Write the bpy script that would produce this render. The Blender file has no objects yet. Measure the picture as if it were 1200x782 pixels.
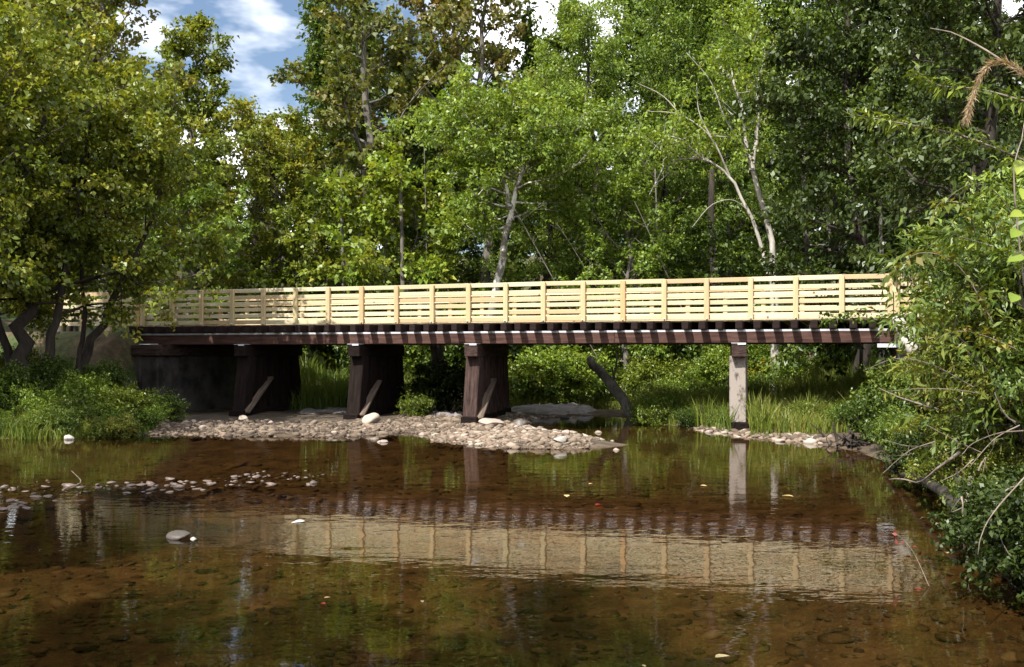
import bpy, math, random
import numpy as np

# ------------------------------------------------------------------ camera, sky, sun, exposure
sc = bpy.context.scene
COL = sc.collection
F, HZ, EYE = 1150.0, 412.0, 2.0            # focal length and horizon row in photo pixels, eye height over the water
cam_d = bpy.data.cameras.new('camera'); cam = bpy.data.objects.new('camera', cam_d); COL.objects.link(cam)
cam.location = (0, 0, EYE); cam.rotation_euler = (math.radians(90), 0, 0)
cam_d.sensor_width = 36.0; cam_d.lens = 36.0 * F / 1200.0
cam_d.shift_y = (HZ - 391.0) / 1200.0; cam_d.clip_start = 0.05; cam_d.clip_end = 2000
sc.camera = cam
TO_SUN = np.array([-0.47, -0.72, 1.0]); TO_SUN /= np.linalg.norm(TO_SUN)
sun_el = math.asin(TO_SUN[2]); sun_az = math.atan2(TO_SUN[0], TO_SUN[1])
sd = bpy.data.lights.new('sun', 'SUN'); sd.energy = 5.0; sd.angle = math.radians(0.53); sd.color = (1.0, 0.955, 0.87)
sun = bpy.data.objects.new('sun', sd); COL.objects.link(sun)
sun.rotation_euler = (math.pi / 2 - sun_el, 0, math.atan2(TO_SUN[0], -TO_SUN[1]))
sun.location = (-30, -35, 50)
w = bpy.data.worlds.new('World'); sc.world = w; w.use_nodes = True
nt = w.node_tree; nt.nodes.clear()
def N(t, kind, **kw):
    n = t.nodes.new(kind)
    for k, v in kw.items(): setattr(n, k, v)
    return n
sky = N(nt, 'ShaderNodeTexSky', sky_type='NISHITA', sun_disc=False, sun_elevation=sun_el, sun_rotation=sun_az, air_density=1.0, dust_density=2.0, ozone_density=1.5)
tc = N(nt, 'ShaderNodeTexCoord'); mp = N(nt, 'ShaderNodeMapping'); mp.inputs['Scale'].default_value = (1.0, 1.0, 2.2); mp.inputs['Location'].default_value = (0.35, 0.1, 0.22)
nz = N(nt, 'ShaderNodeTexNoise'); nz.inputs['Scale'].default_value = 2.6; nz.inputs['Detail'].default_value = 6; nz.inputs['Roughness'].default_value = 0.55
rp = N(nt, 'ShaderNodeValToRGB'); rp.color_ramp.elements[0].position = 0.41; rp.color_ramp.elements[1].position = 0.53
mx = N(nt, 'ShaderNodeMix', data_type='RGBA'); mx.inputs['B'].default_value = (13.0, 13.1, 13.3, 1)
bg = N(nt, 'ShaderNodeBackground'); bg.inputs['Strength'].default_value = 0.10
wo = N(nt, 'ShaderNodeOutputWorld'); L = nt.links.new
L(tc.outputs['Generated'], mp.inputs['Vector']); L(mp.outputs['Vector'], nz.inputs['Vector']); L(nz.outputs['Fac'], rp.inputs['Fac'])
L(rp.outputs['Color'], mx.inputs['Factor']); L(sky.outputs['Color'], mx.inputs['A']); L(mx.outputs['Result'], bg.inputs['Color']); L(bg.outputs['Background'], wo.inputs['Surface'])
sc.view_settings.view_transform = 'Standard'; sc.view_settings.look = 'None'; sc.view_settings.gamma = 1.0
sc.view_settings.exposure = 0.78
sc.render.engine = 'CYCLES'
sc.cycles.max_bounces = 8; sc.cycles.diffuse_bounces = 3; sc.cycles.glossy_bounces = 3; sc.cycles.transmission_bounces = 4; sc.cycles.transparent_max_bounces = 8
sc.cycles.caustics_reflective = False; sc.cycles.caustics_refractive = False

# ------------------------------------------------------------------ helpers
RNG = np.random.default_rng(7)
def at(px, py, Y): return np.array([(px - 600) / F * Y, Y, EYE + (HZ - py) / F * Y])
def gx(px, Y): return (px - 600) / F * Y
def nrm(v): return v / np.maximum(np.linalg.norm(v, axis=-1, keepdims=True), 1e-9)
def mesh(name, V, faces, mat=None, rnd=None, smooth=False):
    """faces: list of integer arrays (m,k)."""
    me = bpy.data.meshes.new(name)
    V = np.asarray(V, dtype=np.float32); me.vertices.add(len(V)); me.vertices.foreach_set('co', V.ravel())
    faces = [np.asarray(f, dtype=np.int32) for f in faces if len(f)]
    loops = np.concatenate([f.ravel() for f in faces]); tot = np.concatenate([np.full(len(f), f.shape[1], dtype=np.int32) for f in faces])
    st = np.concatenate([[0], np.cumsum(tot)[:-1]]).astype(np.int32)
    me.loops.add(len(loops)); me.loops.foreach_set('vertex_index', loops)
    me.polygons.add(len(tot)); me.polygons.foreach_set('loop_start', st)
    try: me.polygons.foreach_set('loop_total', tot)
    except Exception: pass
    me.update(calc_edges=True)
    if smooth: me.polygons.foreach_set('use_smooth', np.ones(len(tot), dtype=bool))
    if rnd is not None:
        a = me.attributes.new('rnd', 'FLOAT', 'FACE'); a.data.foreach_set('value', np.asarray(rnd, dtype=np.float32))
    if mat: me.materials.append(mat)
    return me
def obj(name, me, parent=None, loc=None, rot=None):
    o = bpy.data.objects.new(name, me); COL.objects.link(o)
    if parent: o.parent = parent
    if loc is not None: o.location = [float(c) for c in loc]
    if rot is not None: o.rotation_euler = [float(c) for c in rot]
    return o
def tag(o, label, cat, group=None):
    o['label'] = label; o['category'] = cat
    if group: o['group'] = group
    return o
def thing(name, label, cat, loc=(0, 0, 0), rz=0.0, group=None):
    o = obj(name, None, None, loc, (0, 0, rz)); o.empty_display_size = 0.3
    return tag(o, label, cat, group)
def struct(o): o['kind'] = 'structure'; return o
def stuff(o, label, cat): o['kind'] = 'stuff'; return tag(o, label, cat)
BOXF = np.array([[0, 1, 3, 2], [4, 6, 7, 5], [0, 4, 5, 1], [2, 3, 7, 6], [0, 2, 6, 4], [1, 5, 7, 3]])
def boxmesh(name, dims, mat, bev=0.012, seed=0, jit=0.0):
    """Bevelled timber centred on its own origin."""
    import bmesh
    bm = bmesh.new(); r = random.Random(seed)
    bmesh.ops.create_cube(bm, size=1.0)
    for v in bm.verts: v.co = [v.co[i] * dims[i] + r.uniform(-jit, jit) for i in range(3)]
    bmesh.ops.bevel(bm, geom=list(bm.edges), offset=min(bev, min(dims) * 0.3), segments=1, affect='EDGES')
    me = bpy.data.meshes.new(name); bm.to_mesh(me); bm.free(); me.materials.append(mat)
    return me
MATS = {}
def beam(name, a, b, wd, ht, mat, parent, seed=0, up=(0, 0, 1), jit=0.006):
    """A timber from point a to b in the parent's frame."""
    from mathutils import Vector, Matrix
    a, b = Vector([float(c) for c in a]), Vector([float(c) for c in b]); d = b - a; Ln = d.length; x = d.normalized()
    u = Vector(up); y = u.cross(x)
    if y.length < 1e-4: y = Vector((0, 1, 0))
    y.normalize(); z = x.cross(y)
    me = boxmesh(name, (Ln, wd, ht), mat, 0.015, seed, jit)
    o = obj(name, me, parent); m = Matrix((x, y, z)).transposed().to_4x4(); m.translation = (a + b) / 2; o.matrix_basis = m; MATS[o.name] = m.copy()
    return o
class Geo:
    def __init__(s): s.V = []; s.Q = []; s.T = []; s.n = 0
    def add(s, V, Q=None, T=None):
        if Q is not None and len(Q): s.Q.append(np.asarray(Q) + s.n)
        if T is not None and len(T): s.T.append(np.asarray(T) + s.n)
        s.V.append(np.asarray(V, dtype=np.float32)); s.n += len(V)
    def tube(s, P, R, sides=6):
        P = np.asarray(P, float); R = np.broadcast_to(np.asarray(R, float), (len(P),)); n = len(P)
        T = nrm(np.gradient(P, axis=0)); ref = np.array([0.31, 0.93, 0.17]) if abs(T[0][1]) < 0.9 else np.array([1.0, 0.1, 0])
        U = nrm(np.cross(T, ref)); W = np.cross(T, U)
        a = np.arange(sides) * 2 * np.pi / sides
        V = P[:, None] + R[:, None, None] * (np.cos(a)[None, :, None] * U[:, None] + np.sin(a)[None, :, None] * W[:, None])
        i = np.arange(n - 1)[:, None] * sides; j = np.arange(sides)[None]; k = (j + 1) % sides
        Q = np.stack([i + j, i + k, i + sides + k, i + sides + j], -1).reshape(-1, 4)
        V = np.concatenate([V.reshape(-1, 3), P[-1:] + T[-1:] * R[-1]])
        tip = n * sides; b = (n - 1) * sides
        Tt = np.stack([b + np.arange(sides), b + (np.arange(sides) + 1) % sides, np.full(sides, tip)], -1)
        s.add(V, Q, Tt)
    def mesh(s, name, mat, smooth=True):
        fs = []
        if s.Q: fs.append(np.concatenate(s.Q))
        if s.T: fs.append(np.concatenate(s.T))
        return mesh(name, np.concatenate(s.V), fs, mat, None, smooth)
def spline(P, n):
    P = np.asarray(P, float); t = np.linspace(0, len(P) - 1, n); i = np.minimum(t.astype(int), len(P) - 2); f = (t - i)[:, None]
    Pm = np.concatenate([2 * P[:1] - P[1:2], P, 2 * P[-1:] - P[-2:-1]]); a, b, c, d = Pm[i], Pm[i + 1], Pm[i + 2], Pm[i + 3]
    return 0.5 * (2 * b + (c - a) * f + (2 * a - 5 * b + 4 * c - d) * f ** 2 + (3 * b - a - 3 * c + d) * f ** 3)
def vnoise(x, y, s=1.0, seed=0):
    x = np.asarray(x) / s + seed * 17.3; y = np.asarray(y) / s - seed * 9.1
    def h(i, j): v = np.sin(i * 127.1 + j * 311.7) * 43758.5453; return v - np.floor(v)
    i, j = np.floor(x), np.floor(y); f, g = x - i, y - j; f = f * f * (3 - 2 * f); g = g * g * (3 - 2 * g)
    return (h(i, j) * (1 - f) + h(i + 1, j) * f) * (1 - g) + (h(i, j + 1) * (1 - f) + h(i + 1, j + 1) * f) * g
def sstep(a, b, x): t = np.clip((x - a) / (b - a), 0, 1); return t * t * (3 - 2 * t)

# ------------------------------------------------------------------ materials
def newmat(name):
    m = bpy.data.materials.new(name); m.use_nodes = True; t = m.node_tree; t.nodes.clear()
    return m, t, N(t, 'ShaderNodeOutputMaterial')
def ramp(t, fac, stops):
    r = N(t, 'ShaderNodeValToRGB'); e = r.color_ramp.elements
    while len(e) < len(stops): e.new(0.5)
    for k, (p, c) in enumerate(stops): e[k].position = p; e[k].color = (*c, 1)
    t.links.new(fac, r.inputs['Fac']); return r.outputs['Color']
def noise(t, vec, scale, detail=4, rough=0.55, sc3=None):
    if sc3: m = N(t, 'ShaderNodeMapping'); m.inputs['Scale'].default_value = sc3; t.links.new(vec, m.inputs['Vector']); vec = m.outputs['Vector']
    n = N(t, 'ShaderNodeTexNoise'); n.inputs['Scale'].default_value = scale; n.inputs['Detail'].default_value = detail; n.inputs['Roughness'].default_value = rough
    t.links.new(vec, n.inputs['Vector']); return n.outputs['Fac']
def mixc(t, fac, a, b, mode='MIX'):
    m = N(t, 'ShaderNodeMix', data_type='RGBA', blend_type=mode)
    for k, v in (('Factor', fac), ('A', a), ('B', b)):
        if isinstance(v, (int, float)): m.inputs[k].default_value = v
        elif isinstance(v, tuple): m.inputs[k].default_value = (*v, 1)
        else: t.links.new(v, m.inputs[k])
    return m.outputs['Result']
def math_(t, op, a, b=0.0):
    m = N(t, 'ShaderNodeMath', operation=op)
    for k, v in enumerate((a, b)):
        if isinstance(v, (int, float)): m.inputs[k].default_value = v
        else: t.links.new(v, m.inputs[k])
    return m.outputs[0]
def leafmat(name, stops, trans=0.36, gloss=0.035, rough=0.45):
    m, t, out = newmat(name)
    at_ = N(t, 'ShaderNodeAttribute', attribute_name='rnd'); oi = N(t, 'ShaderNodeObjectInfo')
    tc = N(t, 'ShaderNodeTexCoord'); big = noise(t, tc.outputs['Object'], 0.55, 2)
    f = math_(t, 'ADD', math_(t, 'MULTIPLY', at_.outputs['Fac'], 0.62), math_(t, 'MULTIPLY', big, 0.40))
    f = math_(t, 'ADD', f, math_(t, 'MULTIPLY', math_(t, 'SUBTRACT', oi.outputs['Random'], 0.5), 0.22))
    c = ramp(t, f, stops)
    d = N(t, 'ShaderNodeBsdfDiffuse'); tr = N(t, 'ShaderNodeBsdfTranslucent'); g = N(t, 'ShaderNodeBsdfGlossy'); g.inputs['Roughness'].default_value = rough
    g.inputs['Color'].default_value = (0.9, 0.95, 0.85, 1)
    ct = mixc(t, 1.0, c, (1.25, 1.15, 0.5), 'MULTIPLY')
    t.links.new(c, d.inputs['Color']); t.links.new(ct, tr.inputs['Color'])
    m1 = N(t, 'ShaderNodeMixShader'); m1.inputs[0].default_value = trans; t.links.new(d.outputs[0], m1.inputs[1]); t.links.new(tr.outputs[0], m1.inputs[2])
    m2 = N(t, 'ShaderNodeMixShader'); m2.inputs[0].default_value = gloss; t.links.new(m1.outputs[0], m2.inputs[1]); t.links.new(g.outputs[0], m2.inputs[2])
    t.links.new(m2.outputs[0], out.inputs['Surface'])
    return m
def pbr(name, colfn, rough=0.8, bump=None, spec=0.3, metal=0.0):
    m, t, out = newmat(name); p = N(t, 'ShaderNodeBsdfPrincipled'); tc = N(t, 'ShaderNodeTexCoord')
    c = colfn(t, tc)
    if isinstance(c, tuple): p.inputs['Base Color'].default_value = (*c, 1)
    else: t.links.new(c, p.inputs['Base Color'])
    p.inputs['Roughness'].default_value = rough; p.inputs['Specular IOR Level'].default_value = spec; p.inputs['Metallic'].default_value = metal
    if bump:
        h, st, dist = bump(t, tc); b = N(t, 'ShaderNodeBump'); b.inputs['Strength'].default_value = st; b.inputs['Distance'].default_value = dist
        t.links.new(h, b.inputs['Height']); t.links.new(b.outputs[0], p.inputs['Normal'])
    t.links.new(p.outputs[0], out.inputs['Surface'])
    return m
M = {}
M['leaf_olive'] = leafmat('leaf_olive', [(0.05, (0.035, 0.065, 0.009)), (0.40, (0.116, 0.159, 0.018)), (0.70, (0.248, 0.266, 0.031)), (0.95, (0.425, 0.342, 0.047))])
M['leaf_green'] = leafmat('leaf_green', [(0.05, (0.042, 0.083, 0.012)), (0.45, (0.136, 0.212, 0.026)), (0.75, (0.242, 0.319, 0.040)), (0.97, (0.378, 0.378, 0.059))])
M['leaf_yellow'] = leafmat('leaf_yellow', [(0.05, (0.05, 0.085, 0.015)), (0.45, (0.12, 0.17, 0.02)), (0.80, (0.22, 0.26, 0.03)), (0.97, (0.32, 0.28, 0.05))])
M['leaf_shaded'] = leafmat('leaf_shaded', [(0.05, (0.014, 0.026, 0.005)), (0.50, (0.034, 0.055, 0.009)), (0.82, (0.075, 0.105, 0.016)), (0.98, (0.17, 0.17, 0.03))], 0.22)  # leaves darkened: shade on the right-hand growth is put into the colour
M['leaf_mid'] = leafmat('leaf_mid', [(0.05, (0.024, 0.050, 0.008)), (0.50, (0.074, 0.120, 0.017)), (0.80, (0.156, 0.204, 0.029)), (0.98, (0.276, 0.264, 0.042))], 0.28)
M['leaf_brown'] = leafmat('leaf_brown', [(0.05, (0.046, 0.069, 0.011)), (0.40, (0.115, 0.138, 0.023)), (0.68, (0.196, 0.172, 0.040)), (0.95, (0.253, 0.138, 0.069))])
M['leaf_rust'] = leafmat('leaf_rust', [(0.05, (0.055, 0.095, 0.015)), (0.45, (0.16, 0.20, 0.025)), (0.75, (0.27, 0.25, 0.045)), (0.95, (0.24, 0.12, 0.06))])
M['grass'] = leafmat('grass', [(0.05, (0.03, 0.055, 0.010)), (0.40, (0.085, 0.135, 0.018)), (0.70, (0.17, 0.20, 0.03)), (0.92, (0.30, 0.25, 0.08))], 0.30, 0.02)
M['straw'] = leafmat('straw', [(0.0, (0.24, 0.16, 0.09)), (0.5, (0.36, 0.26, 0.16)), (1.0, (0.46, 0.36, 0.24))], 0.3, 0.02)
M['flower'] = leafmat('flower', [(0.0, (0.55, 0.30, 0.02)), (0.6, (0.65, 0.45, 0.03)), (1.0, (0.6, 0.5, 0.2))], 0.2, 0.02)
M['red_leaf'] = leafmat('red_leaf', [(0.0, (0.12, 0.012, 0.012)), (1.0, (0.26, 0.04, 0.03))], 0.3)
M['dead_leaf'] = leafmat('dead_leaf', [(0.0, (0.28, 0.15, 0.06)), (0.5, (0.45, 0.33, 0.14)), (1.0, (0.55, 0.45, 0.25))], 0.1)
def bump_n(scale, st, dist, sc3=None):
    return lambda t, tc: (noise(t, tc.outputs['Object'], scale, 5, 0.6, sc3), st, dist)
M['bark_dark'] = pbr('bark_dark', lambda t, tc: ramp(t, noise(t, tc.outputs['Object'], 6, 5, 0.65, (1, 1, 0.25)), [(0.3, (0.014, 0.011, 0.009)), (0.7, (0.06, 0.048, 0.038))]), 0.95, bump_n(14, 0.8, 0.03, (1, 1, 0.2)))
M['bark_grey'] = pbr('bark_grey', lambda t, tc: ramp(t, noise(t, tc.outputs['Object'], 5, 5, 0.65, (1, 1, 0.4)), [(0.3, (0.05, 0.045, 0.038)), (0.7, (0.19, 0.17, 0.145))]), 0.9, bump_n(16, 0.6, 0.02, (1, 1, 0.25)))
M['bark_white'] = pbr('bark_white', lambda t, tc: mixc(t, ramp(t, noise(t, tc.outputs['Object'], 3.5, 5, 0.62, (1, 1, 0.7)), [(0.47, (0, 0, 0)), (0.56, (1, 1, 1))]), (0.16, 0.14, 0.115), (0.62, 0.60, 0.55)), 0.8, bump_n(12, 0.3, 0.015))
M['bark_pale'] = pbr('bark_pale', lambda t, tc: ramp(t, noise(t, tc.outputs['Object'], 4, 5, 0.6, (1, 1, 0.4)), [(0.3, (0.20, 0.18, 0.155)), (0.65, (0.48, 0.45, 0.40))]), 0.85, bump_n(14, 0.4, 0.015, (1, 1, 0.3)))
M['twig_grey'] = pbr('twig_grey', lambda t, tc: ramp(t, noise(t, tc.outputs['Object'], 9, 3), [(0.3, (0.10, 0.078, 0.06)), (0.7, (0.26, 0.21, 0.175))]), 0.9)
def pine(t, tc):
    oi = N(t, 'ShaderNodeObjectInfo'); va = N(t, 'ShaderNodeVectorMath', operation='ADD'); cb = N(t, 'ShaderNodeCombineXYZ')
    t.links.new(math_(t, 'MULTIPLY', oi.outputs['Random'], 37.0), cb.inputs[0]); t.links.new(math_(t, 'MULTIPLY', oi.outputs['Random'], 11.0), cb.inputs[2])
    t.links.new(tc.outputs['Object'], va.inputs[0]); t.links.new(cb.outputs[0], va.inputs[1]); v = va.outputs[0]
    grain = noise(t, v, 9, 4, 0.6, (0.12, 1.0, 4.0)); blot = noise(t, v, 2.2, 3, 0.5, (0.6, 1, 2))
    base = ramp(t, oi.outputs['Random'], [(0.0, (0.43, 0.35, 0.22)), (0.2, (0.55, 0.47, 0.32)), (0.45, (0.62, 0.55, 0.39)), (0.62, (0.49, 0.44, 0.29)), (0.78, (0.58, 0.49, 0.33)), (0.88, (0.50, 0.37, 0.22)), (1.0, (0.44, 0.30, 0.18))])
    c = mixc(t, math_(t, 'MULTIPLY', ramp(t, grain, [(0.4, (0, 0, 0)), (0.75, (1, 1, 1))]), 0.45), base, (0.42, 0.29, 0.12))
    c = mixc(t, math_(t, 'MULTIPLY', ramp(t, blot, [(0.5, (0, 0, 0)), (0.8, (1, 1, 1))]), 0.4), c, (0.40, 0.38, 0.20))
    vo = N(t, 'ShaderNodeTexVoronoi'); vo.inputs['Scale'].default_value = 2.1; t.links.new(v, vo.inputs['Vector'])
    kn = ramp(t, vo.outputs['Distance'], [(0.045, (1, 1, 1)), (0.085, (0, 0, 0))])
    return mixc(t, kn, c, (0.20, 0.10, 0.04))
M['pine'] = pbr('pine', pine, 0.7, bump_n(20, 0.15, 0.004, (0.1, 1, 3)))
def pine_post(t, tc):
    oi = N(t, 'ShaderNodeObjectInfo'); grain = noise(t, tc.outputs['Object'], 10, 4, 0.6, (3, 1, 0.15))
    base = ramp(t, oi.outputs['Random'], [(0.0, (0.46, 0.33, 0.18)), (0.35, (0.50, 0.41, 0.25)), (0.7, (0.49, 0.39, 0.22)), (0.84, (0.42, 0.42, 0.26)), (0.93, (0.54, 0.36, 0.18)), (1.0, (0.50, 0.27, 0.13))])
    return mixc(t, math_(t, 'MULTIPLY', ramp(t, grain, [(0.35, (0, 0, 0)), (0.75, (1, 1, 1))]), 0.5), base, (0.36, 0.21, 0.09))
M['pine_post'] = pbr('pine_post', pine_post, 0.7)
def timber(lo, hi, sc3=(0.3, 1, 3)):
    return lambda t, tc: ramp(t, noise(t, tc.outputs['Object'], 5, 6, 0.68, sc3), [(0.32, lo), (0.68, hi)])
M['creosote'] = pbr('creosote', timber((0.040, 0.021, 0.017), (0.125, 0.070, 0.058)), 0.9, bump_n(16, 0.5, 0.01, (0.2, 1, 4)), 0.1)
M['tie'] = pbr('tie', timber((0.010, 0.007, 0.007), (0.032, 0.020, 0.019)), 0.92, bump_n(16, 0.5, 0.01), 0.08)
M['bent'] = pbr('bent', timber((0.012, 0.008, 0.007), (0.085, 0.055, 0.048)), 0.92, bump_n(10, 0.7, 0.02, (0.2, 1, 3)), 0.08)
M['bent_shaded'] = pbr('bent_shaded', timber((0.005, 0.004, 0.0035), (0.022, 0.0145, 0.0125)), 0.92, bump_n(10, 0.7, 0.02, (0.2, 1, 3)), 0.08)  # darker copy of bent: shade of the left trees put into the timber colour
M['bent_grey'] = pbr('bent_grey', lambda t, tc: mixc(t, ramp(t, noise(t, tc.outputs['Object'], 7, 5, 0.7, (0.6, 1, 1)), [(0.5, (0, 0, 0)), (0.66, (1, 1, 1))]), (0.25, 0.215, 0.19), (0.06, 0.045, 0.036)), 0.9, bump_n(12, 0.7, 0.015, (0.2, 1, 3)))
M['brace'] = pbr('brace', timber((0.05, 0.036, 0.028), (0.19, 0.14, 0.105)), 0.85, bump_n(12, 0.4, 0.01))
M['zinc'] = pbr('zinc', lambda t, tc: ramp(t, noise(t, tc.outputs['Object'], 3, 3), [(0.3, (0.40, 0.41, 0.44)), (0.7, (0.62, 0.63, 0.66))]), 0.6)
M['bolt'] = pbr('bolt', lambda t, tc: (0.6, 0.6, 0.6), 0.4, None, 0.5, 0.6)
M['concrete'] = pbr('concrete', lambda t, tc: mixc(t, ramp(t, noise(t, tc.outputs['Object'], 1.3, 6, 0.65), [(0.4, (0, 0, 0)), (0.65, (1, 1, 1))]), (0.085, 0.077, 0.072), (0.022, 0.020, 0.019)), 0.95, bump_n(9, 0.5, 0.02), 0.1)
def rockcol(t, tc):
    oi = N(t, 'ShaderNodeObjectInfo'); c = ramp(t, oi.outputs['Random'], [(0.0, (0.30, 0.24, 0.19)), (0.35, (0.45, 0.38, 0.31)), (0.7, (0.38, 0.30, 0.26)), (1.0, (0.26, 0.23, 0.21))])
    return mixc(t, math_(t, 'MULTIPLY', noise(t, tc.outputs['Object'], 12, 5, 0.7), 0.55), c, (0.15, 0.12, 0.095))
M['ledge'] = pbr('ledge', lambda t, tc: ramp(t, noise(t, tc.outputs['Object'], 3, 6, 0.65, (0.5, 1, 3)), [(0.3, (0.10, 0.090, 0.088)), (0.7, (0.27, 0.245, 0.24))]), 0.9, bump_n(9, 0.6, 0.03))
M['rock'] = pbr('rock', rockcol, 0.85, bump_n(25, 0.5, 0.01))
M['rock_wet'] = pbr('rock_wet', lambda t, tc: ramp(t, noise(t, tc.outputs['Object'], 9, 5, 0.7), [(0.3, (0.045, 0.033, 0.027)), (0.7, (0.20, 0.145, 0.118))]), 0.5, bump_n(20, 0.5, 0.01), 0.5)
M['rock_white'] = pbr('rock_white', lambda t, tc: ramp(t, noise(t, tc.outputs['Object'], 8, 5, 0.7), [(0.3, (0.24, 0.21, 0.18)), (0.6, (0.52, 0.49, 0.44))]), 0.8, bump_n(20, 0.5, 0.01))
M['rock_dark'] = pbr('rock_dark', lambda t, tc: ramp(t, noise(t, tc.outputs['Object'], 9, 5, 0.7), [(0.3, (0.03, 0.024, 0.02)), (0.7, (0.11, 0.09, 0.075))]), 0.45, bump_n(20, 0.5, 0.01), 0.5)
def gravelcol(t, tc):
    a = N(t, 'ShaderNodeAttribute', attribute_name='rnd'); c = ramp(t, a.outputs['Fac'], [(0.0, (0.035, 0.025, 0.018)), (0.3, (0.115, 0.082, 0.057)), (0.6, (0.20, 0.155, 0.115)), (0.85, (0.26, 0.19, 0.14)), (1.0, (0.44, 0.40, 0.34))])
    return mixc(t, math_(t, 'MULTIPLY', noise(t, tc.outputs['Object'], 20, 4, 0.7), 0.4), c, (0.14, 0.11, 0.085))
M['gravel'] = pbr('gravel', gravelcol, 0.85)
def bedcol(t, tc):
    a = N(t, 'ShaderNodeAttribute', attribute_name='rnd'); c = ramp(t, a.outputs['Fac'], [(0.0, (0.045, 0.029, 0.014)), (0.5, (0.095, 0.064, 0.030)), (0.85, (0.14, 0.097, 0.047)), (1.0, (0.22, 0.17, 0.10))])
    return mixc(t, math_(t, 'MULTIPLY', noise(t, tc.outputs['Object'], 8, 4, 0.7), 0.6), c, (0.05, 0.032, 0.014))
M['bed_stone'] = pbr('bed_stone', bedcol, 0.9)

# ------------------------------------------------------------------ plan of the place
POLY = np.array([(-7, -30), (-7.5, -6), (-9.5, 0), (-12.5, 8), (-17, 14), (-17, 19), (-14, 21.6), (-11.9, 22.5), (-10.2, 22.6), (-8.9, 23.4), (-7.6, 23.6), (-6.3, 22.9), (-5.2, 23.2), (-4.2, 22.6), (-3.3, 23.3), (-2.6, 24.2), (-2.0, 23.4),
                 (-1.75, 21.8), (-0.9, 21.0), (-0.1, 20.2), (0.86, 20.0), (1.7, 20.2), (2.6, 20.9), (2.3, 21.5), (1.3, 23.4), (0.5, 26), (0.3, 28.0), (0.9, 29.6), (2.6, 30.6), (3.5, 29.3), (3.75, 27.5), (4.7, 25.5), (5.5, 23.0),
                 (6.3, 22.2), (6.9, 19.6), (6.5, 16), (5.9, 13.5), (5.3, 11), (4.7, 8), (4.6, 2), (6, -8), (9, -30)], float)
def sdist(x, y):
    """Signed distance to the water's edge: positive on land."""
    x = np.asarray(x, float); y = np.asarray(y, float); d = np.full(x.shape, 1e9); ins = np.zeros(x.shape, bool)
    for k in range(len(POLY)):
        a, b = POLY[k], POLY[(k + 1) % len(POLY)]; e = b - a
        t = np.clip(((x - a[0]) * e[0] + (y - a[1]) * e[1]) / (e @ e), 0, 1)
        d = np.minimum(d, np.hypot(x - a[0] - t * e[0], y - a[1] - t * e[1]))
        c = (a[1] > y) != (b[1] > y)
        ins ^= c & (x < (b[0] - a[0]) * (y - a[1]) / np.where(abs(b[1] - a[1]) < 1e-9, 1e-9, b[1] - a[1]) + a[0])
    return np.where(ins, -d, d)
ANG = math.atan(1150 / 3400.0); CA, SA = math.cos(ANG), math.sin(ANG); OY = 26.5
def s_of(px):
    Y = 90100.0 / (px + 2800); X = (px - 600) / F * Y; return X * CA - (Y - OY) * SA
def bpt(s, wv, z=0.0): return np.array([s * CA + wv * SA, OY - s * SA + wv * CA, z])
def hgt(x, y):
    x = np.asarray(x, float); y = np.asarray(y, float); d = sdist(x, y)
    s = x * CA - (y - OY) * SA; wv = x * SA + (y - OY) * CA
    n1 = vnoise(x, y, 2.3, 1) - 0.5; n2 = vnoise(x, y, 0.7, 2) - 0.5; n3 = vnoise(x, y, 7.0, 3) - 0.5
    # land
    left = sstep(-9.0, -11.8, x) * sstep(33, 28, y); right = sstep(3.6, 5.5, x)
    bar = sstep(-11.9, -11.1, s) * sstep(4.0, 2.5, s) * sstep(6.5, 4.0, wv); bar = bar * (1 - left * sstep(-1.0, -2.8, wv))
    rise = 1.5 * sstep(0.8, 17.0, d) * (1 - left) * (1 - right) + left * 1.05 * sstep(0.0, 4.5, d) + (1 - left) * right * (1.35 * sstep(0.0, 3.0, d) * sstep(22, 18, y) + 1.3 * sstep(0.5, 12.0, d) * sstep(18, 22, y))
    z = (0.10 - 0.05 * bar) * np.clip(d / 0.6, 0, 1) + rise * (1 - bar) + bar * 0.05 * sstep(0.2, 1.6, d)
    z = z + np.where(d > 0, (n1 * 0.22 + n3 * 0.3) * sstep(1.0, 4.0, d) * (1 - bar) + n2 * 0.06 * sstep(0.1, 1.0, d) + bar * n1 * 0.08, 0)
    fill = 2.62 * sstep(3.2, 1.2, np.abs(wv - 1.5) - 1.0) * np.maximum(sstep(-11.6, -12.2, s), sstep(9.9, 11.0, s))
    z = np.maximum(z, fill)
    z = z + sstep(44, 110, y) * 11 + sstep(110, 420, y) * 26
    z = z + sstep(18, 60, np.abs(x)) * 3.0 * sstep(-5, 25, y)
    # bed
    riffle = np.exp(-(((x + 6.0) / 4.6) ** 2 + ((y - 14.6 - (x + 6) * 0.34) / 1.0) ** 2))
    bed = -0.10 - 0.34 * sstep(0, 4.0, -d) + n1 * 0.14 + n2 * 0.05 - 0.25 * sstep(10, 5, y) + riffle * 0.40
    bed = np.minimum(bed, -0.03)
    return np.where(d > 0, z, bed)

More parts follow.
